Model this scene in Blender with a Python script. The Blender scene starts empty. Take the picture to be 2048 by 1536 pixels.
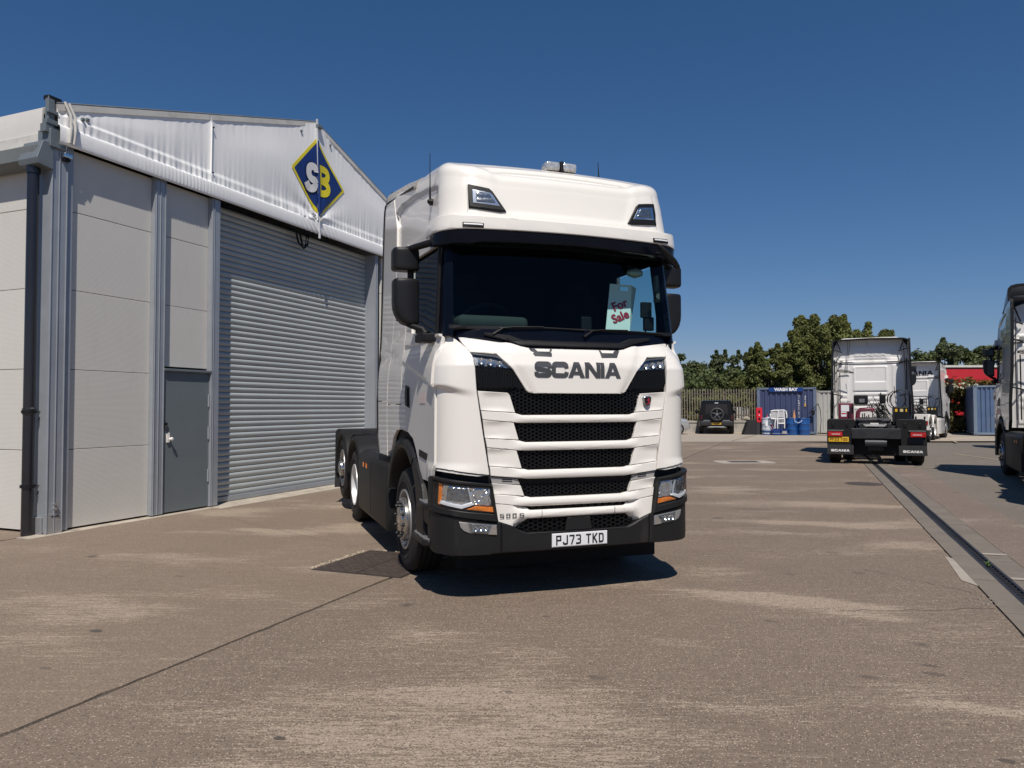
import bpy, bmesh, math, random
from mathutils import Vector, Matrix
import numpy as np
random.seed(7)
R = math.radians
sc = bpy.context.scene

# ------------------------------------------------------------------ camera
SUN_EL, SUN_AZ = R(57), R(4)          # travels away from the camera, a little to the left
cam_d = bpy.data.cameras.new('camera'); cam = bpy.data.objects.new('camera', cam_d)
sc.collection.objects.link(cam); sc.camera = cam
cam.location = (0, 0, 1.6)
cam.rotation_euler = (R(90 + 1.82), R(0.12), 0)
cam_d.sensor_width = 36; cam_d.lens = 26.0
cam_d.clip_start = .05; cam_d.clip_end = 2000

# ------------------------------------------------------------------ world and sun
w = bpy.data.worlds.new('World'); sc.world = w; w.use_nodes = True
nt = w.node_tree; nt.nodes.clear()
sky = nt.nodes.new('ShaderNodeTexSky'); sky.sky_type = 'NISHITA'; sky.sun_disc = False
sky.sun_elevation = SUN_EL; sky.sun_rotation = R(176)
sky.air_density = 1.0; sky.dust_density = 0; sky.ozone_density = 6; sky.altitude = 0
bg = nt.nodes.new('ShaderNodeBackground'); bg.inputs[1].default_value = .1
wo = nt.nodes.new('ShaderNodeOutputWorld')
# one grade for the whole sky: the camera rendered it deeper and a little flatter than the model sky
sp0 = nt.nodes.new('ShaderNodeSeparateColor'); cb0 = nt.nodes.new('ShaderNodeCombineColor'); nt.links.new(sky.outputs[0], sp0.inputs[0])
for i, (g, k) in enumerate(((1.228, .667), (.955, .548), (.89, .648))):
    pw = nt.nodes.new('ShaderNodeMath'); pw.operation = 'POWER'; ml = nt.nodes.new('ShaderNodeMath'); ml.operation = 'MULTIPLY'
    nt.links.new(sp0.outputs[i], pw.inputs[0]); pw.inputs[1].default_value = g; nt.links.new(pw.outputs[0], ml.inputs[0])
    ml.inputs[1].default_value = k * .0947 ** g * 10; nt.links.new(ml.outputs[0], cb0.inputs[i])
nt.links.new(cb0.outputs[0], bg.inputs[0]); nt.links.new(bg.outputs[0], wo.inputs[0])
sd = bpy.data.lights.new('sun', 'SUN'); sd.energy = 4.7; sd.angle = R(.53); sd.color = (1, .93, .85)
sun = bpy.data.objects.new('sun', sd); sc.collection.objects.link(sun)
tv = Vector((-math.sin(SUN_AZ) * math.cos(SUN_EL), math.cos(SUN_AZ) * math.cos(SUN_EL), -math.sin(SUN_EL)))
sun.rotation_euler = tv.to_track_quat('-Z', 'Y').to_euler()
sc.view_settings.view_transform = 'Standard'; sc.view_settings.look = 'None'
sc.view_settings.exposure = 0; sc.view_settings.gamma = 1
sc.cycles.max_bounces = 8; sc.cycles.transparent_max_bounces = 12
sc.cycles.sample_clamp_indirect = 6

# ------------------------------------------------------------------ materials
MC = {}
def nodes(name):
    m = bpy.data.materials.new(name); m.use_nodes = True
    t = m.node_tree; t.nodes.clear()
    o = t.nodes.new('ShaderNodeOutputMaterial'); b = t.nodes.new('ShaderNodeBsdfPrincipled')
    t.links.new(b.outputs[0], o.inputs[0])
    return m, t, b, o
def N(t, kind, **kw):
    n = t.nodes.new('ShaderNode' + kind)
    for k, v in kw.items():
        if k in ('operation', 'blend_type', 'data_type', 'feature', 'wave_type', 'bands_direction', 'wave_profile', 'noise_dimensions', 'distance'):
            setattr(n, k, v)
        else:
            n.inputs[k.replace('_', ' ') if not k.startswith('i') else int(k[1:])].default_value = v
    return n
def L(t, a, b): t.links.new(a, b)
def coords(t, scale=(1, 1, 1), rot=(0, 0, 0), kind='Object'):
    c = t.nodes.new('ShaderNodeTexCoord'); m = t.nodes.new('ShaderNodeMapping')
    m.inputs['Scale'].default_value = scale; m.inputs['Rotation'].default_value = rot
    L(t, c.outputs[kind], m.inputs['Vector']); return m.outputs[0]
def worldpos(t, scale=(1, 1, 1), rot=(0, 0, 0)):
    g = t.nodes.new('ShaderNodeNewGeometry'); m = t.nodes.new('ShaderNodeMapping')
    m.inputs['Scale'].default_value = scale; m.inputs['Rotation'].default_value = rot
    L(t, g.outputs['Position'], m.inputs['Vector']); return m.outputs[0]
def ramp(t, fac, stops):
    r = t.nodes.new('ShaderNodeValToRGB'); e = r.color_ramp.elements
    while len(e) < len(stops): e.new(.5)
    for el, (p, c) in zip(e, stops):
        el.position = p; el.color = (*c, 1) if len(c) == 3 else c
    L(t, fac, r.inputs[0]); return r.outputs[0]
def mrange(t, v, a, b, c, d):
    m = t.nodes.new('ShaderNodeMapRange'); L(t, v, m.inputs[0])
    for i, x in enumerate((a, b, c, d)): m.inputs[i + 1].default_value = x
    return m.outputs[0]
def mixc(t, fac, a, b, mode='MIX'):
    m = t.nodes.new('ShaderNodeMix'); m.data_type = 'RGBA'; m.blend_type = mode
    for s, v in ((0, fac), (6, a), (7, b)):
        if hasattr(v, 'links') or hasattr(v, 'is_linked'): L(t, v, m.inputs[s])
        else: m.inputs[s].default_value = v if s == 0 else ((*v, 1) if len(v) == 3 else v)
    return m.outputs[2]
def bump(t, b, h, strength=.3, dist=.01):
    n = t.nodes.new('ShaderNodeBump'); n.inputs['Strength'].default_value = strength; n.inputs['Distance'].default_value = dist
    L(t, h, n.inputs['Height']); L(t, n.outputs[0], b.inputs['Normal'])
def mat(name, col, rough=.5, metal=0, coat=0, var=.12, vscale=3, spec=.5, bmp=0, bscale=60, dirt=None, emit=None):
    if name in MC: return MC[name]
    m, t, b, o = nodes(name)
    v = coords(t)
    n1 = N(t, 'TexNoise', Scale=vscale, Detail=5, Roughness=.6); L(t, v, n1.inputs['Vector'])
    lo = tuple(c * (1 - var) for c in col); hi = tuple(min(1, c * (1 + var)) for c in col)
    c = ramp(t, n1.outputs[0], [(.3, lo), (.7, hi)])
    if dirt:
        n2 = N(t, 'TexNoise', Scale=dirt[2], Detail=8, Roughness=.7); L(t, coords(t, dirt[3] if len(dirt) > 3 else (1, 1, 1)), n2.inputs['Vector'])
        f = ramp(t, n2.outputs[0], [(dirt[1], (0, 0, 0)), (min(1, dirt[1] + .18), (1, 1, 1))])
        c = mixc(t, f, c, dirt[0])
    L(t, c, b.inputs['Base Color'])
    b.inputs['Roughness'].default_value = rough; b.inputs['Metallic'].default_value = metal
    b.inputs['Coat Weight'].default_value = coat; b.inputs['Coat Roughness'].default_value = .04
    b.inputs['Specular IOR Level'].default_value = spec
    if bmp:
        n3 = N(t, 'TexNoise', Scale=bscale, Detail=4); L(t, v, n3.inputs['Vector']); bump(t, b, n3.outputs[0], bmp, .004)
    if emit:
        b.inputs['Emission Color'].default_value = (*emit[:3], 1); b.inputs['Emission Strength'].default_value = emit[3]
    MC[name] = m; return m
def glass(name, tint, refl=1.0):
    if name in MC: return MC[name]
    m = bpy.data.materials.new(name); m.use_nodes = True; t = m.node_tree; t.nodes.clear()
    o = t.nodes.new('ShaderNodeOutputMaterial'); tr = N(t, 'BsdfTransparent'); gl = N(t, 'BsdfGlossy', Roughness=.015)
    tr.inputs[0].default_value = (*tint, 1); gl.inputs[0].default_value = (.9, .95, 1, 1)
    fr = N(t, 'Fresnel', IOR=1.5); ge = t.nodes.new('ShaderNodeNewGeometry')      # a thin pane reflects the same from both sides
    io = N(t, 'Math', operation='MULTIPLY_ADD', i1=-.8333, i2=1.5); L(t, ge.outputs['Backfacing'], io.inputs[0]); L(t, io.outputs[0], fr.inputs['IOR'])
    mu = N(t, 'Math', operation='MULTIPLY', i1=refl); L(t, fr.outputs[0], mu.inputs[0])
    mx = N(t, 'MixShader'); L(t, mu.outputs[0], mx.inputs[0]); L(t, tr.outputs[0], mx.inputs[1]); L(t, gl.outputs[0], mx.inputs[2])
    L(t, mx.outputs[0], o.inputs[0]); MC[name] = m; return m
def ribbed(name, col, pitch, depth=.16, dirt=True):
    if name in MC: return MC[name]
    m, t, b, o = nodes(name)
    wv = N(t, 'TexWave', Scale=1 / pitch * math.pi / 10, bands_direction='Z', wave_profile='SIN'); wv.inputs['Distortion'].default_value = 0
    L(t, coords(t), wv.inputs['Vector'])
    n1 = N(t, 'TexNoise', Scale=1.3, Detail=6, Roughness=.6); L(t, coords(t), n1.inputs['Vector'])
    c = ramp(t, n1.outputs[0], [(.3, tuple(x * .96 for x in col)), (.7, col)])
    n2 = N(t, 'TexNoise', Scale=2.2, Detail=9, Roughness=.75); L(t, coords(t, (6, 6, .8)), n2.inputs['Vector'])
    f = ramp(t, n2.outputs[0], [(.56, (0, 0, 0)), (.8, (.5, .5, .5))])
    c = mixc(t, f, c, tuple(x * .72 for x in col))
    oi = t.nodes.new('ShaderNodeObjectInfo'); c = mixc(t, 1.0, c, ramp(t, oi.outputs['Random'], [(0, (.95, .95, .95)), (1, (1, 1, 1))]), 'MULTIPLY')
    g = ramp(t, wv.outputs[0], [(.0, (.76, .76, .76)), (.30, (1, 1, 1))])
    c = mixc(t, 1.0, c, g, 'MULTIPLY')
    L(t, c, b.inputs['Base Color']); b.inputs['Roughness'].default_value = .5
    bump(t, b, wv.outputs[0], depth, .004); MC[name] = m; return m

WHITE = mat('white_paint', (.79, .76, .70), .3, 0, .7, .012, 2, dirt=((.70, .665, .60), .60, 1.6, (1, 1, .5)))
WHITE_REAR = mat('white_cab_rear_paint', (.74, .73, .71), .45, 0, .2, .03, 2, dirt=((.52, .50, .45), .6, 1.5, (1, 1, .3)))
SHADED_WHITE = mat('shaded_white_paint', (.33, .34, .36), .3, .3, .8, .04, 2)  # white cab sides with their shade put into the colour
BLK = mat('black_plastic', (.008, .008, .009), .5, 0, 0, .15, 4, spec=.3, bmp=.1, bscale=200)
DARK = mat('dark_grey_plastic', (.0125, .0125, .013), .5, 0, 0, .12, 3, spec=.3, bmp=.15, bscale=300, dirt=((.03, .028, .026), .60, 2.5, (1, 1, .25)))
GLOSSBLK = mat('gloss_black', (.003, .004, .009), .25, 0, .0, .2, 5, spec=.18)
GRILL = mat('grille_black', (.0045, .0045, .005), .4, 0, 0, .2, 9, spec=.28)
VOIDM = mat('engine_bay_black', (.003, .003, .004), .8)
CHASS = mat('chassis_black', (.016, .017, .019), .6, .1, 0, .5, 7, bmp=.3, bscale=40, dirt=((.06, .055, .048), .55, 5))
TYRE = mat('tyre_rubber', (.012, .0115, .011), .8, 0, 0, .25, 12, bmp=.35, bscale=90, dirt=((.055, .05, .043), .55, 6))
RIM = mat('rim_silver', (.42, .42, .42), .38, .7, 0, .1, 6, dirt=((.3, .28, .25), .6, 8))
HUB = mat('polished_hub', (.5, .49, .47), .22, .9, 0, .2, 14)
NUT = mat('nut_black', (.015, .015, .016), .35)
CHROME = mat('lamp_reflector', (.86, .86, .85), .22, 1.0, 0, .06, 30, bmp=.12, bscale=45)
LAMPDARK = mat('lamp_inner_dark', (.30, .31, .32), .22, .85, 0, .35, 40, bmp=.2, bscale=60)
LENS = glass('lamp_lens_glass', (.93, .95, .96), 1.0)
AMBER = mat('amber_lens', (.75, .20, .02), .2, 0, .6, .25, 20)
REDL = mat('red_lens', (.42, .008, .012), .2, 0, .6, .25, 20)
WS = glass('windscreen_glass', (.66, .84, .83), .35)
WIN = glass('side_window_glass', (.72, .86, .86), 1.3)
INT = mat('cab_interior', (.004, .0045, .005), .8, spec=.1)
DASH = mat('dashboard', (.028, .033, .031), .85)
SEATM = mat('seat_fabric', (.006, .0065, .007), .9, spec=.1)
GREYTX = mat('lettering_grey', (.055, .058, .062), .4)
PLATEW = mat('plate_white', (.74, .75, .76), .4, var=.03)
PLATEY = mat('plate_yellow', (.72, .42, .02), .4, var=.05)
PRINT = mat('print_black', (.012, .012, .014), .5)
WHITETX = mat('lettering_white', (.75, .75, .74), .5)
REDTX = mat('lettering_red', (.42, .02, .05), .5)
CARD = mat('card_white', (.78, .80, .76), .6, var=.03)
ALU = mat('aluminium_profile', (.33, .355, .385), .42, .3, 0, .08, 3, dirt=((.26, .27, .28), .6, 2, (5, 5, .5)))
STEELG = mat('grey_steel', (.16, .185, .20), .5, .2, 0, .12, 4)
STEP = mat('step_tread_metal', (.42, .42, .42), .35, .7, 0, .3, 40, bmp=.6, bscale=120)

# ------------------------------------------------------------------ object helpers
def link(o, parent=None):
    sc.collection.objects.link(o)
    if parent: o.parent = parent
    return o
def tag(o, label=None, cat=None, group=None, kind=None):
    if label: o['label'] = label
    if cat: o['category'] = cat
    if group: o['group'] = group
    if kind: o['kind'] = kind
    return o
def thing(name, label, cat, loc=(0, 0, 0), rz=0, group=None):
    o = bpy.data.objects.new(name, None); link(o); o.location = loc; o.rotation_euler = (0, 0, rz)
    o.empty_display_size = .2
    return tag(o, label, cat, group)
def mk(name, vs, fs, m, parent=None, smooth=False, ang=40):
    me = bpy.data.meshes.new(name); me.from_pydata([tuple(v) for v in vs], [], fs); me.materials.append(m)
    if smooth:
        me.polygons.foreach_set('use_smooth', [True] * len(me.polygons)); 
        if ang < 180: me.set_sharp_from_angle(angle=R(ang))
    o = bpy.data.objects.new(name, me); return link(o, parent)
def fromb(name, bm, m, parent=None, smooth=False, ang=40, normals=True):
    if normals: bmesh.ops.recalc_face_normals(bm, faces=bm.faces)
    me = bpy.data.meshes.new(name); bm.to_mesh(me); bm.free(); me.materials.append(m)
    if smooth:
        me.polygons.foreach_set('use_smooth', [True] * len(me.polygons))
        if ang < 180: me.set_sharp_from_angle(angle=R(ang))
    o = bpy.data.objects.new(name, me); return link(o, parent)
def flatnormals(o):      # area weighted normals keep the large faces of a bevelled block flat
    me = o.data; n = len(me.vertices); acc = np.zeros((n, 3))
    for p in me.polygons:
        v = np.array(p.normal) * p.area
        for i in p.vertices: acc[i] += v
    l = np.linalg.norm(acc, axis=1)[:, None]; l[l == 0] = 1
    me.normals_split_custom_set_from_vertices((acc / l).tolist()); return o
def addbox(bm, a, b, M=None, bev=0):
    x0, y0, z0 = a; x1, y1, z1 = b
    g = bmesh.ops.create_cube(bm, size=1, matrix=Matrix.Translation(((x0 + x1) / 2, (y0 + y1) / 2, (z0 + z1) / 2)) @ Matrix.Diagonal((abs(x1 - x0), abs(y1 - y0), abs(z1 - z0), 1)))
    vs = g['verts']
    if bev:
        es = list({e for v in vs for e in v.link_edges})
        r = bmesh.ops.bevel(bm, geom=es, offset=bev, segments=2, affect='EDGES', profile=.5)
        vs = list({v for f in r['faces'] for v in f.verts} | {v for v in vs if v.is_valid})
    if M is not None: bmesh.ops.transform(bm, matrix=M, verts=vs)
    return vs
def box(name, a, b, m, parent=None, bev=0, M=None):
    bm = bmesh.new(); addbox(bm, a, b, M, bev); o = fromb(name, bm, m, parent, smooth=bool(bev), ang=180); return flatnormals(o) if bev else o
def addtube(bm, pts, r, n=8, caps=True):
    pts = [Vector(p) for p in pts]; rings = []
    up = Vector((0, 0, 1))
    for i, p in enumerate(pts):
        d = (pts[min(i + 1, len(pts) - 1)] - pts[max(i - 1, 0)]).normalized()
        a = d.cross(up if abs(d.z) < .95 else Vector((1, 0, 0))).normalized(); b = d.cross(a)
        rr = r[i] if isinstance(r, (list, tuple)) else r
        rings.append([bm.verts.new(p + (a * math.cos(k * 2 * math.pi / n) + b * math.sin(k * 2 * math.pi / n)) * rr) for k in range(n)])
    for A, B in zip(rings, rings[1:]):
        for k in range(n): bm.faces.new((A[k], A[(k + 1) % n], B[(k + 1) % n], B[k]))
    if caps:
        bm.faces.new(rings[0][::-1]); bm.faces.new(rings[-1])
def tube(name, pts, r, m, parent=None, n=8):
    bm = bmesh.new(); addtube(bm, pts, r, n); return fromb(name, bm, m, parent, smooth=True)
def addlathe(bm, prof, axis='x', n=40, c=(0, 0, 0), M=None):
    # prof: (along axis, radius)
    rings = []
    for a, r in prof:
        ring = []
        for k in range(n):
            t = 2 * math.pi * k / n; u, v = r * math.cos(t), r * math.sin(t)
            p = {'x': (a, u, v), 'y': (u, a, v), 'z': (u, v, a)}[axis]
            p = Vector(p) + Vector(c)
            if M is not None: p = M @ p
            ring.append(bm.verts.new(p))
        rings.append(ring)
    for A, B in zip(rings, rings[1:]):
        for k in range(n): bm.faces.new((A[k], A[(k + 1) % n], B[(k + 1) % n], B[k]))
    return rings
def lathe(name, prof, m, parent=None, axis='x', n=40, c=(0, 0, 0), ang=35, cap=False):
    bm = bmesh.new(); r = addlathe(bm, prof, axis, n, c)
    if cap: bm.faces.new(r[0][::-1]); bm.faces.new(r[-1])
    return fromb(name, bm, m, parent, smooth=True, ang=ang)
def prism(name, poly, z0, z1, m, parent=None, plane='xy', bev=0):
    bm = bmesh.new()
    def P3(a, b, c): return {'xy': (a, b, c), 'xz': (a, c, b), 'yz': (c, a, b)}[plane]
    A = [bm.verts.new(P3(a, b, z0)) for a, b in poly]; B = [bm.verts.new(P3(a, b, z1)) for a, b in poly]
    bm.faces.new(A[::-1]); bm.faces.new(B)
    for i in range(len(poly)): bm.faces.new((A[i], A[(i + 1) % len(poly)], B[(i + 1) % len(poly)], B[i]))
    if bev:
        bmesh.ops.recalc_face_normals(bm, faces=bm.faces)
        bmesh.ops.bevel(bm, geom=list(bm.edges), offset=bev, segments=2, affect='EDGES', profile=.5)
    o = fromb(name, bm, m, parent, smooth=bool(bev), ang=180); return flatnormals(o) if bev else o

# a plate laid on a surface: poly in surface coordinates, f(a, b) -> point; extruded inwards
def nrm(f, a, b, sgn):
    h = 1e-3; du = f(a + h, b) - f(a - h, b); dv = f(a, b + h) - f(a, b - h)
    n = du.cross(dv); return n.normalized() * sgn
def panel(name, poly, f, m, parent=None, off=0, thick=.02, grid=(.06, .08), edge=.0035, sgn=1, offf=None, ang=38, closed_back=False):
    bm = bmesh.new()
    vs = [bm.verts.new((a, b, 0)) for a, b in poly]
    fc = bm.faces.new(vs); bm.normal_update()
    if fc.normal.z < 0: fc.normal_flip()
    bmesh.ops.triangulate(bm, faces=[fc], ngon_method='EAR_CLIP')
    A = [p[0] for p in poly]; B = [p[1] for p in poly]
    for k in range(math.floor(min(A) / grid[0]) + 1, math.ceil(max(A) / grid[0])):
        bmesh.ops.bisect_plane(bm, geom=bm.verts[:] + bm.edges[:] + bm.faces[:], plane_co=(k * grid[0], 0, 0), plane_no=(1, 0, 0), dist=1e-5)
    for k in range(math.floor(min(B) / grid[1]) + 1, math.ceil(max(B) / grid[1])):
        bmesh.ops.bisect_plane(bm, geom=bm.verts[:] + bm.edges[:] + bm.faces[:], plane_co=(0, k * grid[1], 0), plane_no=(0, 1, 0), dist=1e-5)
    if edge:
        bmesh.ops.inset_region(bm, faces=bm.faces[:], thickness=edge, use_boundary=True, use_even_offset=True)
    bnd = {v for e in bm.edges if e.is_boundary for v in e.verts}
    be = [e for e in bm.edges if e.is_boundary]
    info = {}
    for v in bm.verts:
        a, b = v.co.x, v.co.y; p = f(a, b); n = nrm(f, a, b, sgn)
        o = off + (offf(a, b) if offf else 0) - (edge * .8 if v in bnd else 0)
        info[v] = (p, n, o)
    r = bmesh.ops.extrude_edge_only(bm, edges=be) if thick else None
    if r:
        for v in [g for g in r['geom'] if isinstance(g, bmesh.types.BMVert)]:
            a, b = v.co.x, v.co.y; info[v] = (f(a, b), nrm(f, a, b, sgn), off - thick)
    for v, (p, n, o) in info.items(): v.co = p + n * o
    return fromb(name, bm, m, parent, smooth=True, ang=ang, normals=True)

# stroke and polygon lettering, laid on a surface
def chaikin(p, k=2):
    for _ in range(k):
        q = [p[0]]
        for a, b in zip(p, p[1:]):
            q += [(a[0] * .75 + b[0] * .25, a[1] * .75 + b[1] * .25), (a[0] * .25 + b[0] * .75, a[1] * .25 + b[1] * .75)]
        q.append(p[-1]); p = q
    return p
def stroke(pts, wd):
    n = len(pts); out = []; closed = pts[0] == pts[-1]
    for i, p in enumerate(pts):
        a = pts[i - 1] if i else (pts[-2] if closed else None); b = pts[i + 1] if i < n - 1 else (pts[1] if closed else None)
        ds = []
        for q, s in ((a, -1), (b, 1)):
            if q: 
                dx, dy = (q[0] - p[0]) * s, (q[1] - p[1]) * s; l = math.hypot(dx, dy) or 1; ds.append((dx / l, dy / l))
        nx = -sum(d[1] for d in ds) / len(ds); ny = sum(d[0] for d in ds) / len(ds); l2 = nx * nx + ny * ny
        k = wd / 2 / max(l2, .35); out.append(((p[0] + nx * k, p[1] + ny * k), (p[0] - nx * k, p[1] - ny * k)))
    return [[out[i][0], out[i][1], out[i + 1][1], out[i + 1][0]] for i in range(n - 1)]
SP = [(1.1, .62), (1.1, .86), (.62, .86), (.14, .86), (.12, .56), (.62, .50), (1.13, .44), (1.1, .14), (.62, .14), (.13, .14), (.12, .38)]
CP = [(1.12, .62), (1.08, .86), (.64, .86), (.14, .86), (.14, .5), (.14, .14), (.64, .14), (1.08, .14), (1.14, .38)]
WIDE = {'S': (1.25, [stroke(chaikin(SP, 2), .30)]), 'C': (1.22, [stroke(chaikin(CP, 2), .31)]),
        'A': (1.3, [[[(0, 0), (.34, 0), (.8, 1), (.46, 1)]], [[(1.3, 0), (.96, 0), (.52, 1), (.86, 1)]], [[(.28, .2), (1.02, .2), (1.0, .42), (.3, .42)]]]),
        'N': (1.22, [[[(0, 0), (.3, 0), (.3, 1), (0, 1)]], [[(.92, 0), (1.22, 0), (1.22, 1), (.92, 1)]], [[(0, 1), (.36, 1), (1.22, 0), (.86, 0)]]]),
        'I': (.31, [[[(0, 0), (.31, 0), (.31, 1), (0, 1)]]])}
def plate_glyph(ch):
    T = .17; a, b = T / 2, .63 - T / 2; h = 1 - T / 2; c = T / 2; m = .5
    def o(p): return stroke(p, T)
    G = {'P': [o([(a, 0), (a, h), (b, h), (b, m - .02), (a, m - .02)])], 'J': [o([(b, 1), (b, c + .05), (b - .08, c), (a + .08, c), (a, c + .1), (a, .3)])],
         '7': [o([(0, h), (b, h), (b, .78), (.26, 0)])], '3': [o([(0, h), (b - .06, h), (b, h - .08), (b, .6), (b - .06, m), (.2, m)]), o([(b - .06, m), (b, .42), (b, c + .08), (b - .06, c), (0, c)])],
         'T': [o([(0, h), (.63, h)]), o([(.315, h), (.315, 0)])], 'K': [o([(a, 0), (a, 1)]), o([(.58, 1), (a, .42)]), o([(.22, .55), (.58, 0)])],
         'D': [o([(a, c), (a, h), (b - .1, h), (b, h - .12), (b, c + .12), (b - .1, c), (a, c)])], 'F': [o([(a, 0), (a, h), (.63, h)]), o([(a, m), (.5, m)])],
         '2': [o([(a, .74), (a, h - .06), (a + .08, h), (b - .08, h), (b, h - .08), (b, .6), (a, .26), (a, c), (.63, c)])],
         'V': [o([(.04, 1), (.315, .05), (.59, 1)])], 'O': [o([(a, c + .1), (a, h - .1), (a + .1, h), (b - .1, h), (b, h - .1), (b, c + .1), (b - .1, c), (a + .1, c), (a, c + .1)])],
         '5': [o([(b + .05, h), (a, h), (a, .55), (b, .55), (b, c), (0, c)])], '0': [o([(a, c), (a, h), (b, h), (b, c), (a, c)])],
         'S': [o([(b + .06, h), (a, h), (a, m), (b, m), (b, c), (0, c)])]}
    return .63, G.get(ch, [])
def lettering(name, text, f, a0, b0, h, m, parent, font='wide', gap=.1, sx=1, off=.004, thick=0, sgn=1, shear=0, width=None):
    glyphs = []
    x = 0
    for ch in text:
        if ch == ' ': x += .45; continue
        wd, layers = WIDE[ch] if font == 'wide' else plate_glyph(ch)
        glyphs.append((x, layers)); x += wd + gap
    tot = x - gap
    if width: sx = width / (tot * h)
    vs, fs = [], []
    for gx, layers in glyphs:
        for li, quads in enumerate(layers):
            for q in quads:
                o = off + li * .0004
                Q = [(a0 + (gx + px + shear * py) * h * sx, b0 + py * h) for px, py in q]
                n0 = 5 if h > .1 and max(p[1] for p in q) - min(p[1] for p in q) > .5 else 1      # follow the curve of the surface
                def up(k, u): return tuple(Q[k][c_] + (Q[(k + 1) % 4 if k == 1 else 3][c_] - Q[k][c_]) * u for c_ in (0, 1))
                for s_ in range(n0):
                    i = len(vs)
                    P = [up(0, s_ / n0), up(1, s_ / n0), up(1, (s_ + 1) / n0), up(0, (s_ + 1) / n0)] if n0 > 1 else Q
                    for a, b in P: vs.append(f(a, b) + nrm(f, a, b, sgn) * o)
                    fs.append((i, i + 1, i + 2, i + 3))
                    if thick:
                        for a, b in P: vs.append(f(a, b) + nrm(f, a, b, sgn) * (o - thick))
                        for k in range(4): fs.append((i + k, i + (k + 1) % 4, i + 4 + (k + 1) % 4, i + 4 + k))
    return mk(name, vs, fs, m, parent)
def textmesh(name, body, size, m, parent, M, bold=.0, ext=.001, sx=1, align='CENTER', space=1):
    cu = bpy.data.curves.new(name, 'FONT'); cu.body = body; cu.size = size; cu.offset = bold; cu.extrude = ext
    cu.align_x = align; cu.align_y = 'CENTER'; cu.resolution_u = 3; cu.space_character = space
    o = bpy.data.objects.new(name, cu); sc.collection.objects.link(o)
    bpy.context.view_layer.update()
    me = bpy.data.meshes.new_from_object(o.evaluated_get(bpy.context.evaluated_depsgraph_get()))
    bpy.data.objects.remove(o); me.transform(Matrix.Diagonal((sx, 1, 1, 1))); me.transform(M); me.materials.clear(); me.materials.append(m)
    r = bpy.data.objects.new(name, me); return link(r, parent)
def planeM(origin, xdir, ydir):
    x = Vector(xdir).normalized(); y = Vector(ydir).normalized(); z = x.cross(y)
    return Matrix.Translation(origin) @ Matrix((x, y, z)).transposed().to_4x4()
def copy_tree(o, parent=None):
    c = o.copy(); sc.collection.objects.link(c)
    if parent: c.parent = parent
    for ch in list(o.children): copy_tree(ch, c)
    return c
# ------------------------------------------------------------------ tractor unit plan shape tables

def lerp(tab,z):
    if z<=tab[0][0]: return tab[0][1:]
    for a,b in zip(tab,tab[1:]):
        if z<=b[0]:
            t=(z-a[0])/(b[0]-a[0]); return tuple(x+(y-x)*t for x,y in zip(a[1:],b[1:]))
    return tab[-1][1:]
def sst(a,b,x):
    t=min(1,max(0,(x-a)/(b-a))); return t*t*(3-2*t)
# tables: z, F(front centre y), B(bow at xk), W(half width at corner end), Ws(half width further back), yc(corner end beyond F)
BODY=[(.26,.05,.05,1.17,1.20,.36),(.31,.01,.045,1.195,1.22,.36),(.45,0,.04,1.20,1.225,.36),(1.0,.0,.04,1.20,1.225,.36),(1.75,.0,.04,1.195,1.225,.36),(1.95,.0,.04,1.185,1.22,.36),(2.06,.04,.045,1.17,1.21,.36),(2.16,.10,.05,1.15,1.19,.36),(2.4,.14,.06,1.13,1.18,.36)]
GLASS=[(2.05,.10,.05,1.13,1.17,.22),(2.25,.13,.05,1.12,1.165,.22),(3.05,.25,.05,1.09,1.15,.22)]
ROOF=[(2.9,.10,.055,1.13,1.16,.36),(3.15,.10,.055,1.13,1.16,.36),(3.18,.13,.05,1.135,1.16,.36),(3.5,.19,.05,1.115,1.155,.36),(3.8,.26,.05,1.08,1.15,.36),(4.2,.30,.05,1.05,1.14,.36)]
def P(p,z,T=BODY):
    sg=-1 if p<0 else 1; p=abs(p)
    F,B,W,Ws,yc=lerp(T,z); xk=W-.31
    k=p
    if p<=.9:
        x=p*xk/.9; y=F+B*(p/.9)**2
    elif p<1.4:
        t=(p-.9)/.5
        ax,ay=xk,F+B; bx,by=W,F+yc
        sl=2*B/.9*.9/xk
        c1=(ax+.17,ay+.17*sl); c2=(bx-.004,by-.20)
        u=1-t
        x=u**3*ax+3*u*u*t*c1[0]+3*u*t*t*c2[0]+t**3*bx
        y=u**3*ay+3*u*u*t*c1[1]+3*u*t*t*c2[1]+t**3*by
    else:
        y=F+yc+(p-1.4); x=W+(Ws-W)*sst(0,1.6,p-1.4)
    return sg*x,y
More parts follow.
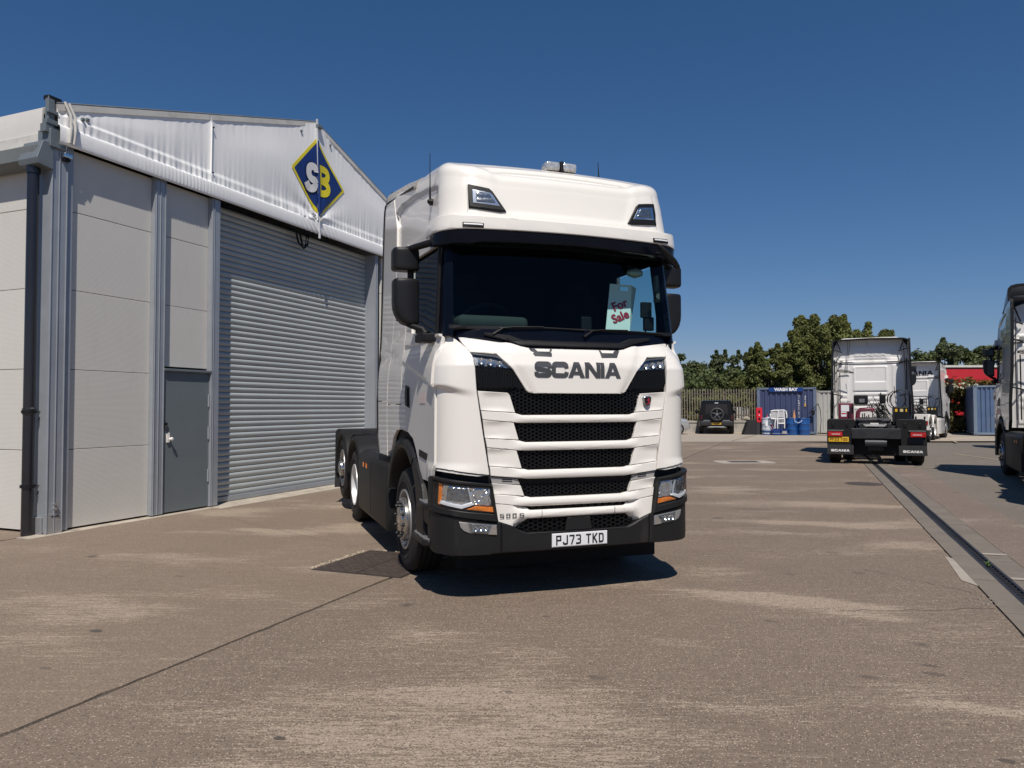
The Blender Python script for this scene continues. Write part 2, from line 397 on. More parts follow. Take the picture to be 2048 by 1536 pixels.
# ------------------------------------------------------------------ tractor unit surfaces
def smoothstep(a, b, x):
    t = min(1, max(0, (x - a) / (b - a))) if a != b else float(x >= b)
    return t * t * (3 - 2 * t)
def ramp_(a, b, x):   # works for a > b too
    t = (x - a) / (b - a); t = min(1, max(0, t)); return t * t * (3 - 2 * t)
def body_disp(p, z):
    q = abs(p); zc = 1.715 + .03 * smoothstep(.9, 1.31, q) * 2 + (max(0, q - 1.31)) * .22
    amp = .036 * smoothstep(.88, 1.16, q)
    edge = 1.58 - (z - 1.76) * .75                      # rear edge of the eyebrow lobe
    amp = amp * (1 - smoothstep(edge - .03, edge + .02, q)) + .012 * smoothstep(edge, edge + .05, q) * (1 - smoothstep(3.0, 3.1, q))
    wz = .012 + .022 * (1 - smoothstep(1.15, 1.3, q)); d = amp * smoothstep(zc - wz, zc + wz, z) * (1 - .55 * smoothstep(zc + .06, 2.2, z))
    d -= .02 * smoothstep(2.0, 2.2, z) * smoothstep(.9, 1.1, q) * (1 - smoothstep(1.3, 1.5, q))
    d += .028 * smoothstep(1.24, 1.06, 1.24 + 1.06 - z) * 0
    d += .016 * ramp_(1.15, 1.07, z) * smoothstep(.8, 1.1, q) * (1 - smoothstep(1.45, 1.6, q))
    return d
def surf(T, disp=None):
    def f(p, z):
        x, y = P(p, z, T); v = Vector((x, y, z))
        if disp:
            d = disp(p, z)
            if d:
                x0, y0 = P(p - .004, z, T); x1, y1 = P(p + .004, z, T)
                tx, ty = x1 - x0, y1 - y0; l = math.hypot(tx, ty) or 1
                v.x += ty / l * d; v.y -= tx / l * d
        return v
    return f
FB = surf(BODY, body_disp); FG = surf(GLASS); FBP = surf(BODY)
VIS = [(2.9, .115, .055, 1.155, 1.16, .36), (3.12, .085, .055, 1.165, 1.17, .36), (3.3, .10, .055, 1.15, 1.165, .36)]
FV = surf(VIS)
ROOFK = [.155]
def ztop(y): return 3.735 + ROOFK[0] * (y - .45) + .035 * smoothstep(.2, .55, y) - .035
def arc_z(y): return lerp([(.3, 3.53), (.42, 3.55), (.8, 3.63), (1.28, 3.70), (1.82, 3.73), (2.1, 3.69), (2.2, 3.5), (2.26, 3.3)], y)[0]
def roof_disp(p, z):
    q = abs(p); d = 0
    pe = .64 + (z - 3.28) * .48
    d -= .013 * ramp_(pe + .03, pe - .045, q) * smoothstep(3.255, 3.30, z)
    if q > 1.35:
        y = q - 1.4 + .5
        d -= .022 * (1 - smoothstep(arc_z(y) - .03, arc_z(y) + .01, z)) * smoothstep(.36, .5, y) * (1 - smoothstep(2.15, 2.26, y))
    return d
FR = surf(ROOF, roof_disp)
def sidef(sg):
    def f(y, z):
        T = BODY if z < 2.2 else None
        if T: F, B, W, Ws, yc = lerp(BODY, z); 
        else:
            F, B, W, Ws, yc = lerp([(2.2, .1, .05, 1.148, 1.188, .3), (3.1, .1, .05, 1.12, 1.165, .3), (4.2, .1, .05, 1.10, 1.15, .3)], z)
        x = W + (Ws - W) * sst(0, 1.6, y - F - yc)
        d = body_disp(y + 1.04, z) if z < 2.2 else .012 * smoothstep(2.2, 2.35, 2.2 + 2.35 - z)
        return Vector((sg * (x + d), y, z))
    return f
def mir(poly): return [(-a, b) for a, b in poly][::-1]
def sym(half): # half polygon listed with x>=0 from top centre to bottom centre; mirrored
    return half + [(-a, b) for a, b in half[::-1] if a > 1e-6]

def wheel(root, sx, y, z, kind, M_rim, r=.507, wd=.31):
    # sx: +-1 side, outer face at |x| = 1.21 ; built as a part with sub-parts
    X = 1.20
    tp = [(-wd, r - .13), (-wd, r - .06), (-wd + .015, r - .03), (-wd + .05, r - .004)]
    for g in (.25, .42, .58, .75):
        gx = -wd + wd * g; tp += [(gx - .009, r), (gx - .006, r - .013), (gx + .006, r - .013), (gx + .009, r)]
    tp += [(-.05, r - .004), (-.018, r - .022), (-.004, r - .05), (.004, r - .085), (.004, r - .12), (-.002, r - .15), (-.008, r - .185), (-.006, r - .2), (-.02, r - .215)]
    flip = Matrix.Diagonal((sx, 1, 1, 1)) @ Matrix.Translation((X, y, z))
    def lp(name, prof, m, parent, n=44, cap=False, ang=35):
        bm = bmesh.new(); rr = addlathe(bm, prof, 'x', n, (0, 0, 0), flip)
        if cap: bm.faces.new(rr[-1])
        return fromb(name, bm, m, parent, smooth=True, ang=ang)
    wh = lp('wheel', tp, TYRE, root, 56)
    # raised ring and ribs on the sidewall
    lp('sidewall_ring', [(.001, r - .125), (.007, r - .13), (.007, r - .136), (.001, r - .141)], TYRE, wh, 56)
    R0 = r - .213
    if kind == 'front':
        lp('rim', [(-.02, R0), (.006, R0 - .004), (.004, R0 - .022), (-.03, R0 - .03), (-.07, R0 - .045), (-.09, R0 - .06), (-.09, .20)], M_rim, wh)
        hub = lp('hub', [(-.09, .205), (.0, .212), (.028, .208), (.036, .196), (.036, .125), (.05, .118), (.058, .10), (.058, .0)], HUB, wh, 40)
        nb = 10; nr = .163; nx = .034; fl = .052
    elif kind == 'tag':
        lp('rim', [(-.02, R0), (.004, R0 - .004), (.0, R0 - .022), (-.05, R0 - .035), (-.1, R0 - .06), (-.1, .20)], M_rim, wh)
        hub = lp('hub', [(-.1, .21), (-.03, .205), (-.016, .19), (-.015, .125), (.035, .115), (.05, .09), (.05, .0)], HUB, wh, 32); nb = 10; nr = .16; nx = -.014
    else:
        lp('rim', [(-.02, R0), (.004, R0 - .004), (0, R0 - .02), (-.06, R0 - .03), (-.13, R0 - .05), (-.17, R0 - .09), (-.175, .13)], M_rim, wh)
        hub = lp('hub', [(-.175, .135), (-.12, .125), (-.07, .11), (-.06, .09), (-.06, .0)], CHASS, wh, 28); nb = 10; nr = .165; nx = -.172
    for k in range(nb):
        t = 2 * math.pi * k / nb + .2; cy, cz = nr * math.cos(t), nr * math.sin(t)
        bm = bmesh.new(); rr = addlathe(bm, [(nx - .01, .018), (nx + .02, .017), (nx + .024, .013), (nx + .034, .012), (nx + .038, .006)], 'x', 8, (0, cy, cz), flip)
        bm.faces.new(rr[-1]); fromb('wheel_nut', bm, NUT, wh, smooth=True)
    if kind == 'drive':
        bm = bmesh.new(); tp2 = [(a - .35, b) for a, b in tp]; addlathe(bm, tp2, 'x', 40, (0, 0, 0), flip); fromb('inner_tyre', bm, TYRE, wh, smooth=True)
    return wh

def arch_band(name, root, sx, yc, zc, r0, r1, x0, x1, a0, a1, m, n=26, ov=1.0, bevel=.012):
    # curved mudguard: band between radii r0<r1 and x from x0 to x1
    bm = bmesh.new(); rows = []
    for i in range(n + 1):
        a = R(a0 + (a1 - a0) * i / n); ca, sa = math.cos(a), math.sin(a)
        def pt(x, r): return bm.verts.new((sx * x, yc + r * ca * ov, zc + r * sa))
        rows.append([pt(x0, r0), pt(x1 - bevel, r0), pt(x1, r0 + bevel), pt(x1, r1 - bevel * 1.5), pt(x1 - bevel * 1.5, r1), pt(x0, r1)])
    for A, B in zip(rows, rows[1:]):
        for k in range(6): bm.faces.new((A[k], A[(k + 1) % 6], B[(k + 1) % 6], B[k]))
    bm.faces.new(rows[0]); bm.faces.new(rows[-1][::-1])
    return fromb(name, bm, m, root, smooth=True, ang=50)

def honeycomb(name, poly, f, m, parent, off=-.012, cw=.041, chh=.03, depth=.014, t=.0055, flat=None):
    # each cell is a hexagonal ring with depth; too small to pick apart, so one part
    def inside(x, y):
        c = False
        for (x1, y1), (x2, y2) in zip(poly, poly[1:] + poly[:1]):
            if (y1 > y) != (y2 > y) and x < (x2 - x1) * (y - y1) / (y2 - y1) + x1: c = not c
        return c
    vs, fs = [], []
    xs = [p[0] for p in poly]; ys = [p[1] for p in poly]
    hexo = [(-.5, 0), (-.25, .5), (.25, .5), (.5, 0), (.25, -.5), (-.25, -.5)]
    pit = cw * .75; i0 = math.floor(min(xs) / pit); 
    for i in range(i0, math.ceil(max(xs) / pit) + 1):
        for j in range(math.floor(min(ys) / chh) - 1, math.ceil(max(ys) / chh) + 1):
            cx = i * pit; cz = (j + (.5 if i % 2 else 0)) * chh
            if not inside(cx, cz): continue
            n0 = len(vs); nn = nrm(f, cx, cz, 1)
            for s, dd in ((1.0, 0), (1 - t / chh * 2, 0), (1 - t / chh * 2.6, -depth)):
                for hx, hz in hexo: vs.append(f(cx + hx * cw * s, cz + hz * chh * s) + nn * (off + dd))
            for k in range(6):
                a, b = n0 + k, n0 + (k + 1) % 6
                fs.append((a, b, b + 6, a + 6)); fs.append((a + 6, b + 6, b + 12, a + 12))
    o = mk(name, vs, fs, m, parent); return tag(o, kind='stuff')

def build_truck(name, label, group, origin, rz, front=True, back=True, paint=None, reg=None, lift=True, guard=None, seen_plate=None, backname=False, mirrors=(-1, 1), spoiler=True, high=True, lift_spoiler=0):
    ROOFK[0] = .155 if high else .045; fk = (lambda z: z) if high else (lambda z: z if z < 3.3 else 3.3 + (z - 3.3) * .78)
    paint = paint or WHITE; guard = guard or DARK
    T = thing(name, label, 'truck', origin, rz, group)
    pw = WHITE_REAR
    # --- dark inner body, closes the cab below the windows
    bm = bmesh.new(); rings = []
    for z in (.50, .7, .95, 1.3, 1.7, 2.0, 2.2):
        ring = []
        for k in range(-30, 31):
            p = k / 30 * 3.1
            if z < 1.25 and abs(p) > 1.55: p = math.copysign(1.55, p)
            x, y = P(p, z, BODY); x0, y0 = P(p - .004, z, BODY); x1, y1 = P(p + .004, z, BODY); l = math.hypot(x1 - x0, y1 - y0) or 1
            x -= (y1 - y0) / l * .05; y += (x1 - x0) / l * .05
            if 1.25 < z and abs(p) > 1.5: pass
            ring.append(bm.verts.new((x, y, z)))
        rings.append(ring)
    for A, B in zip(rings, rings[1:]):
        for a, b, c, d in zip(A, A[1:], B[1:], B): bm.faces.new((a, b, c, d))
    bm.faces.new(rings[-1]); bm.faces.new(rings[0][::-1])
    fromb('inner_body', bm, VOIDM, T, smooth=False)
    # --- side panels, both sides
    for sg in (-1, 1):
        f = sidef(sg); s = -sg
        nm = dict(sgn=s)
        # swap orientation helper: normal must point outwards (sg*x)
        def pn(name, poly, m, **k):
            k.setdefault('sgn', sg * 1.0)
            return panel(name, poly, f, m, T, **k)
        door = [(.275, 2.225), (.275, 1.78), (.27, 1.12), (.33, .97), (.68, .965), (.78, 1.04), (.94, 1.22), (1.05, 1.31), (1.25, 1.365), (1.54, 1.385), (1.54, 2.36), (1.1, 2.30), (.7, 2.26), (.42, 2.235)]
        if front or sg == -1 or True:
            pn('door', door, paint, grid=(.022, .013) if front else (.06, .05), thick=.03)
        # door above the sill: window frame rear post
        pn('window_post', [(1.30, 2.32), (1.54, 2.37), (1.54, 3.04), (1.36, 3.04), (1.38, 2.7)], paint, thick=.04)
        pn('cab_side_panel', [(1.55, 1.64), (2.27, 1.64), (2.25, 1.9), (2.12, 2.6), (2.06, 3.09), (1.55, 3.09)], paint, thick=.03, grid=(.06, .05))
        pn('cab_side_panel', [(1.55, 1.63), (1.55, 1.385), (1.75, 1.37), (1.92, 1.29), (2.04, 1.15), (2.24, 1.12), (2.28, 1.4), (2.28, 1.63)], paint, thick=.03, grid=(.06, .05))
        pn('roof_rail', [(.46, 3.02), (1.54, 3.05), (1.54, 3.22), (.46, 3.22)], paint, thick=.03)
        pn('cab_side_panel', [(1.55, 3.10), (2.28, 3.10), (2.28, 3.24), (1.55, 3.24)], paint, thick=.03)
        # air deflector fin behind the cab with black rubber edge
        fin = [(2.29, 1.68), (2.86, 1.68), (2.87, 2.4), (2.86, 3.3), (2.84, 3.75), (2.81, 3.92), (2.74, 3.96), (2.40, 3.915), (2.29, 3.90), (2.10, 3.55), (2.075, 3.1), (2.13, 2.6), (2.27, 1.9)]
        fin = [(a, fk(b)) for a, b in fin]
        pn('air_deflector', fin, paint, thick=.035, grid=(.08, .08))
        pn('air_deflector', [(2.29, 1.67), (2.86, 1.67), (2.84, 1.3), (2.72, 1.08), (2.26, 1.08), (2.29, 1.4)], paint, thick=.035, grid=(.08, .08))
        bm = bmesh.new()
        ed = [(2.74, 1.08), (2.86, 1.3), (2.88, 1.68), (2.89, 2.4), (2.88, 3.3), (2.86, 3.75), (2.84, 3.90), (2.78, 3.965), (2.5, 3.94)]
        prev = None
        for (y, z) in [(a, fk(b)) for a, b in ed]:
            c = f(y, z); q = [bm.verts.new((c.x - sg * a, y + b, z)) for a, b in ((-.008, -.015), (-.008, .03), (.05, .03), (.05, -.015))]
            if prev:
                for k in range(4): bm.faces.new((prev[k], prev[(k + 1) % 4], q[(k + 1) % 4], q[k]))
            else: bm.faces.new(q)
            prev = q
        bm.faces.new(prev); fromb('deflector_edge', bm, BLK, T)
        # side window glass + seal
        win = [(.43, 2.25), (.44, 2.98), (1.35, 3.0), (1.37, 2.7), (1.28, 2.37), (1.1, 2.32)]
        pn('side_window', win, WIN, thick=0, off=-.02, edge=0, grid=(.3, .3))
        pn('window_seal', [(.40, 2.235), (.40, 3.02), (.44, 3.02), (.44, 2.25), (1.1, 2.325), (1.1, 2.30)], BLK, thick=.02, off=.003)
        # handle recess
        h = pn('door_handle', [(1.20, 1.80), (1.37, 1.825), (1.39, 1.70), (1.37, 1.62), (1.18, 1.59)], GLOSSBLK, thick=.01, off=.004, edge=.006)
        pn('handle_bar', [(1.22, 1.79), (1.255, 1.79), (1.235, 1.61), (1.205, 1.61)], BLK, thick=.012, off=.02).parent = h
        # A pillar
        a0, a1 = 1.19, 1.50
        pil = [(a0, 2.20), (a1, 2.22), (a1, 3.06), (a0, 3.06)]
        panel('windscreen_pillar', pil if sg > 0 else mir(pil), FG, GLOSSBLK, T, off=.004, thick=.05)
        # interior trim
        box('door_trim', (sg * 1.07, 1.36, 2.15), (sg * 1.10, 2.22, 3.2), INT, T)
        # mirrors
        if sg in mirrors:
            mm = lambda nme, a, b, sh, par: mirror_housing(nme, sg, a, b, sh, par)
            arm = tube('mirror_arm', [(sg * 1.10, .38, 3.035), (sg * 1.18, .50, 3.04), (sg * 1.36, .68, 3.0)], [.03, .032, .028], BLK, T, 10)
            up = mirror_housing('mirror', sg, 2.815, 3.02, 1.475, T)
            lo = mirror_housing('mirror', sg, 2.335, 2.745, 1.47, T)
            tube('mirror_stem', [(sg * 1.30, .74, 2.86), (sg * 1.30, .75, 2.7)], .03, BLK, T, 10)
            tube('mirror_arm', [(sg * 1.37, .72, 2.36), (sg * 1.31, .66, 2.325), (sg * 1.22, .60, 2.29), (sg * 1.20, .58, 2.245)], [.02, .026, .03, .045], BLK, T, 10)
            prism('mirror_foot', [(sg * 1.10, .38), (sg * 1.26, .47), (sg * 1.29, .62), (sg * 1.24, .66), (sg * 1.10, .60)], 2.17, 2.245, BLK, T, bev=.012)
    # --- roof shell
    bm = bmesh.new(); rr = .125
    PM = 1.4 + 1.9; npz = 21; ps = []
    n = 70
    for k in range(n + 1):
        t = k / n; ps.append(t)
    plist = [-PM + (2 * PM) * i / 230 for i in range(231)]
    cols = []
    for p in plist:
        q = abs(p); y0 = P(p, 3.4, ROOF)[1]
        rloc = rr
        # the corner domes stand a little above the middle of the roof
        H = ztop(y0) - .012 * (1 - smoothstep(.62, .85, q)) + .015 + .04 * smoothstep(.7, 1.0, q) * (1 - smoothstep(.75, 1.5, y0))
        zs = [3.215 + (H - rloc - 3.215) * j / (npz - 1) for j in range(npz)]
        col = [FR(p, z) for z in zs]
        a = FR(p, H - rloc); nn = nrm(FR, p, H - rloc, 1); nn.z = 0; nn.normalize()
        for j in range(1, 8):
            th = j / 7 * math.pi / 2; v = a - nn * rloc * (1 - math.cos(th)); v.z = H - rloc + rloc * math.sin(th); col.append(v)
        cols.append([bm.verts.new(v) for v in col])
    for A, B in zip(cols, cols[1:]):
        for j in range(len(A) - 1): bm.faces.new((A[j], B[j], B[j + 1], A[j + 1]))
    m_ = len(plist) // 2; prev = None
    for i in range(0, m_ + 1):
        a, b = cols[i][-1], cols[-1 - i][-1]
        if i < m_:
            row = [a] + [bm.verts.new((a.co.x + (b.co.x - a.co.x) * t / 10, a.co.y, a.co.z + .03 * (1 - (1 - t / 5) ** 2) * min(1, abs(a.co.x)))) for t in range(1, 10)] + [b]
        else: row = [a] * 11
        if prev:
            for t in range(10):
                fvs = [prev[t], prev[t + 1]] + ([row[t + 1], row[t]] if row[t] is not row[t + 1] else [row[t]])
                try: bm.faces.new(fvs)
                except ValueError: pass
        prev = row
    back_edge = [c for c in cols[0]]
    fromb('roof', bm, paint, T, smooth=True, ang=60)
    # spoiler on the roof: grows out of it and rises to the rear
    if spoiler:
        bm = bmesh.new(); prev = None
        for i in range(24):
            y = 1.35 + (1.42 if spoiler == True else 1.02) * i / 23; k = i / 23
            hi = ztop(y) + .02 + .02 * smoothstep(0, .5, k) + lift_spoiler * k; w_ = 1.125 + .02 * k
            lo = fk(3.795 + .134 * (y - 1.35))
            sec = [(-w_, lo)] + [(-w_ + .13 * (1 - math.cos(j / 6 * math.pi / 2)), hi - .13 + .13 * math.sin(j / 6 * math.pi / 2)) for j in range(7)]
            sec += [(-w_ * (1 - j / 4) * .85, hi + .018 * j / 4) for j in range(1, 4)]
            full = sec + [(0, hi + .03)] + [(-x, z) for x, z in sec[::-1]]
            row = [bm.verts.new((x, y, z)) for x, z in full]
            if prev:
                for a, b, c, d in zip(prev, prev[1:], row[1:], row): bm.faces.new((a, b, c, d))
            prev = row
        r = bmesh.ops.solidify(bm, geom=bm.faces[:], thickness=.02)
        fromb('roof_spoiler', bm, paint, T, smooth=True, ang=50)
        # black rubber trim along the trailing edge of the spoiler, and the frame under it
        ye = 2.78 if spoiler == True else 2.38
        hi = ztop(ye) + .035 + lift_spoiler
        zl = fk(3.80 + .134 * (ye - 1.35))
        sec = [(-1.14, zl), (-1.14, hi - .1), (-1.09, hi - .02), (-.98, hi + .01), (0, hi + .035), (.98, hi + .01), (1.09, hi - .02), (1.14, hi - .1), (1.14, zl)]
        bm = bmesh.new(); prev = None
        for x, z in sec:
            q = [bm.verts.new((x * a, ye + b, z + c)) for a, b, c in ((1.002, -.03, .004), (1.002, .035, .004), (.96, .035, -.05), (.96, -.03, -.05))]
            if prev:
                for k in range(4): bm.faces.new((prev[k], prev[(k + 1) % 4], q[(k + 1) % 4], q[k]))
            else: bm.faces.new(q)
            prev = q
        bm.faces.new(prev); fromb('spoiler_edge', bm, BLK, T)
        for sg in (-1, 1): tube('spoiler_strut', [(sg * .9, 2.30, 3.5), (sg * 1.02, ye - .06, 3.85)], .018, BLK, T)
        for sg in (-1, 1):
            q = [(1.05, 1.42, 3.795), (1.05, ye, fk(3.795 + .134 * (ye - 1.42)))]; v = []
            for (_, y, z), xo in zip(q, (1.135, 1.153)): v += [(sg * 1.04, y, z - .008), (sg * xo, y, z - .008), (sg * xo, y, z + .010), (sg * 1.04, y, z + .010)]
            mk('spoiler_gap_strip', v, [(0, 1, 2, 3), (4, 5, 6, 7)] + [(k, (k + 1) % 4, 4 + (k + 1) % 4, 4 + k) for k in range(4)], BLK, T)
    # --- back wall of the cab
    cab_back(T, pw, backname, back)
    # --- sun visor bands
    vb = [(1.56, 3.20), (1.56, 3.262), (1.38, 3.262), (1.05, 3.245), (.62, 3.238), (.55, 3.232), (0, 3.225)]
    vl = [(0, 3.11), (.6, 3.108), (1.05, 3.112), (1.3, 3.108), (1.48, 3.10)]
    VW = [(0, 3.208), (.62, 3.212), (1.05, 3.218), (1.38, 3.235), (1.56, 3.232), (1.57, 3.10), (1.3, 3.098), (1.05, 3.104), (.6, 3.108), (0, 3.11)]
    panel('visor_band', sym(VW), FV, paint, T, off=.030, thick=.13, edge=.008, grid=(.05, .06))
    VB = [(0, 3.106), (.6, 3.104), (1.05, 3.10), (1.3, 3.094), (1.42, 3.094), (1.42, 3.0), (1.3, 2.985), (.95, 2.985), (.87, 3.0), (0, 3.015)]
    panel('sun_visor', sym(VB), FV, GLOSSBLK, T, off=.028, thick=.10, edge=.01, grid=(.05, .06))
    panel('header_panel', sym([(0, 3.08), (1.3, 3.08), (1.3, 3.0), (0, 3.01)]), FG, VOIDM, T, off=0, thick=.03)
    # --- windscreen
    ws = sym([(0, 3.05), (1.24, 3.05), (1.24, 2.27), (0, 2.265)])
    panel('windscreen', ws, FG, WS, T, thick=0, edge=0, off=0, grid=(.06, .2))
    panel('windscreen_seal', [(a, b) for a, b in ([(-1.25, 2.262), (1.25, 2.262), (1.25, 2.30), (1.1, 2.292), (-1.1, 2.292), (-1.25, 2.30)])], FG, BLK, T, off=.006, thick=.02)
    # --- interior
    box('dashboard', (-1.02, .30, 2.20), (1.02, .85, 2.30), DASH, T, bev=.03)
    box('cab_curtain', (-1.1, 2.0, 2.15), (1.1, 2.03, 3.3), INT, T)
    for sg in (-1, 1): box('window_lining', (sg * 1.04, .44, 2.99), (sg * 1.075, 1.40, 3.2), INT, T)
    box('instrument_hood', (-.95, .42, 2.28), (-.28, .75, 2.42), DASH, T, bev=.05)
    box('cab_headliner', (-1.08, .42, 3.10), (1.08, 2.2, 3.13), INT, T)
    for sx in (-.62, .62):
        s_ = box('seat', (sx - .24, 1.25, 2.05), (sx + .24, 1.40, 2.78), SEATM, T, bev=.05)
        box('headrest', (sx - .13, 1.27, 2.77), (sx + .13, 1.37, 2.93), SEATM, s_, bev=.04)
    bm = bmesh.new(); M = Matrix.Translation((-.58, .83, 2.42)) @ Matrix.Rotation(R(-35), 4, 'X')
    r = [M @ Vector((.22 * math.cos(a / 16 * math.pi), .22 * math.sin(a / 16 * math.pi), 0)) for a in range(33)]
    addtube(bm, r, .016, 8, False); addtube(bm, [M @ Vector((-.2, 0, 0)), M @ Vector((.2, 0, 0))], .02, 6); fromb('steering_wheel', bm, BLK, T, smooth=True)
    if front: cab_front(T, paint, reg)
    else: # plain lower front for tractors seen from behind
        fp = sym([(0, 2.09), (.61, 2.14), (1.06, 2.20), (1.30, 2.2), (1.30, 1.1), (.9, 1.05), (0, 1.05)])
        panel('front_panel', fp, FB, paint, T, thick=.03)
        panel('bumper', sym([(0, 1.0), (1.33, 1.0), (1.36, .40), (0, .40)]), FBP, DARK, T, thick=.1, off=.01)
        panel('cowl', sym([(0, 2.30), (1.3, 2.30), (1.3, 2.19), (0, 2.07)]), FBP, BLK, T, off=-.015, thick=.02)
    chassis(T, guard, lift, back)
    return T

def mirror_housing(name, sg, z0, z1, xo, parent):
    bm = bmesh.new(); rows = []
    xi = 1.235
    tl_ = [0, .004, .012, .025, .045, .08, .14, .22, .35, .5, .65, .8, .9, .955, .975, .988, .996, 1]
    for t in tl_:
        z = z0 + (z1 - z0) * t
        e = min(t, 1 - t) * (z1 - z0); k = max(0, 1 - e / .03); s = .026 * (1 - math.sqrt(max(0, 1 - k * k)))
        tw = .05 * max(0, 1 - t * 2.6) if (z1 - z0) > .3 else 0
        if (z1 - z0) > .3 and t < .18: tw += .04 * (1 - t / .18)
        a, b = xi + s, xo - s - tw
        y0, y1 = .625 + s * .7, .79 - s
        sec = []
        for j in range(16):
            th = 2 * math.pi * j / 16; ex = .38
            cx, sy = math.cos(th), math.sin(th)
            sec.append(((a + b) / 2 + (b - a) / 2 * math.copysign(abs(cx) ** ex, cx), (y0 + y1) / 2 + (y1 - y0) / 2 * math.copysign(abs(sy) ** (.75 if sy < 0 else .25), sy)))
        rows.append([bm.verts.new((sg * x, y, z)) for x, y in sec])
    for A, B in zip(rows, rows[1:]):
        for k in range(16): bm.faces.new((A[k], A[(k + 1) % 16], B[(k + 1) % 16], B[k]))
    bm.faces.new(rows[0]); bm.faces.new(rows[-1][::-1])
    o = fromb(name, bm, BLKM, parent, smooth=True, ang=50)
    box('mirror_glass', (sg * (xi + .025), .788, z0 + .04), (sg * (xo - .05), .793, z1 - .03), MGL, o)
    return o
MGL = mat('mirror_glass', (.035, .04, .045), .08, .9)
BLKM = mat('mirror_black_plastic', (.0105, .0105, .0115), .42, 0, 0, .1, 6, spec=.3, bmp=.15, bscale=350)
# ------------------------------------------------------------------ front of the tractor unit
def cab_front(T, paint, reg):
    # corner panels with the overhanging brow
    cp = [(.800, 1.045), (.862, 1.41), (.912, 1.735), (.935, 1.93), (.958, 2.03), (1.0, 2.088), (1.063, 2.145), (1.141, 2.192), (1.251, 2.225), (1.308, 2.20), (1.308, 1.10), (1.10, 1.085), (.888, 1.052)]
    for pl in (cp, mir(cp)): panel('corner_panel', pl, FB, paint, T, grid=(.018, .011), thick=.035, edge=.005)
    panel('corner_lip', [(.80, 1.04), (.89, 1.045), (1.1, 1.078), (1.30, 1.093), (1.30, 1.075), (1.1, 1.058), (.9, 1.032)], FB, paint, T, thick=.05, off=-.01)
    panel('corner_lip', mir([(.80, 1.04), (.89, 1.045), (1.1, 1.078), (1.30, 1.093), (1.30, 1.075), (1.1, 1.058), (.9, 1.032)]), FB, paint, T, thick=.05, off=-.01)
    # bonnet hatch
    hood = [(0, 2.093), (.43, 2.092), (.50, 2.104), (.61, 2.137), (1.04, 2.19), (1.085, 2.19), (1.07, 2.165), (.985, 2.064), (.745, 2.046), (.705, 2.008), (.652, 1.966), (.60, 1.915), (.478, 1.742), (.455, 1.726), (.424, 1.720), (0, 1.718)]
    def hoff(a, b):
        q = abs(a); e = .47 + (b - 1.74) * .62     # raised middle with soft facets towards the lamps
        return .014 * (1 - smoothstep(e - .06, e - .015, q)) - .012 * smoothstep(1.80, 1.735, 3.535 - b) * 0
    hd = panel('bonnet', sym(hood), FBP, paint, T, off=.004, thick=.045, edge=.005, grid=(.03, .03), offf=hoff)
    lettering('lettering', 'SCANIA', FBP, -.412, 1.853, .128, GREYTX, hd, gap=.03, off=.0225, thick=.006, width=.83)
    def hn(poly, nm='bonnet_mark'):
        for pl in (poly, mir(poly)): panel(nm, pl, FBP, GREYTX, hd, off=.0205, thick=.004, edge=.0008, grid=(.2, .2))
    hn([(.235, 2.090), (.252, 2.090), (.262, 2.066), (.375, 2.066), (.400, 2.090), (.455, 2.090), (.405, 2.028), (.245, 2.024)])
    # black honeycomb grilles: backing, mesh
    def back_of(name, poly, off=-.04): return panel(name, poly, FBP, VOIDM, T, off=off, thick=.02, edge=0)
    G = [('g1', [(0, 1.735), (.46, 1.735), (.53, 1.748), (.60, 1.745), (.632, 1.715), (.578, 1.54), (.52, 1.52), (0, 1.52)]),
         ('g2', [(0, 1.475), (.59, 1.475), (.543, 1.315), (.52, 1.30), (0, 1.30)]), ('g3', [(0, 1.245), (.57, 1.245), (.518, 1.085), (.49, 1.07), (0, 1.07)]),
         ('g4', [(0, .955), (.53, .955), (.495, .855), (.46, .835), (0, .835)]), ('g5', [(0, .782), (.49, .782), (.45, .735), (0, .735)]),
         ('g6', [(0, .680), (.485, .680), (.54, .59), (.47, .55), (0, .55)])]
    for nm, half in G:
        o = panel('grille', sym(half), FBP, VOIDM, T, off=-.05, thick=.01, edge=0)
        honeycomb('grille_mesh', sym(half), FBP, GRILL, o, off=-.018 if nm != 'g4' else -.03, cw=.046 if nm != 'g6' else .058, chh=.031 if nm != 'g6' else .036)
    ug = [(.455, 1.752), (.60, 1.765), (.905, 1.765), (.93, 1.95), (.61, 1.925)]
    for pl in (ug, mir(ug)):
        o = panel('grille', pl, FBP, VOIDM, T, off=-.045, thick=.01, edge=0)
        honeycomb('grille_mesh', pl, FBP, GRILL, o, off=-.014, cw=.032, chh=.02, depth=.008)
    panel('grille_recess', sym([(0, 1.03), (.55, 1.03), (.54, .95), (0, .95)]), FBP, VOIDM, T, off=-.042, thick=.02, edge=0)
    # white slats: end blocks and bars
    def bar_off(zc, h):
        def g(a, b):
            q = abs(a); k = 1 - smoothstep(.50, .60, q)
            return k * (.016 - .014 * abs((b - zc) / h) ** 2)
        return g
    def blocks(poly, nm='slat_end'):
        for pl in (poly, mir(poly)):
            zs = [p[1] for p in poly]; zt, zb = max(zs), min(zs)
            panel(nm, pl, FBP, paint, T, off=.004, thick=.04, edge=.003, grid=(.035, .02), offf=lambda a, b: -.016 * smoothstep(.55, .75, abs(a)) * (1 - smoothstep(.80, .90, abs(a))) * ramp_(zt, zt - .05, b) * ramp_(zb, zb + .04, b))
    blocks([(.905, 1.737), (.645, 1.722), (.625, 1.70), (.580, 1.558), (.877, 1.578)])
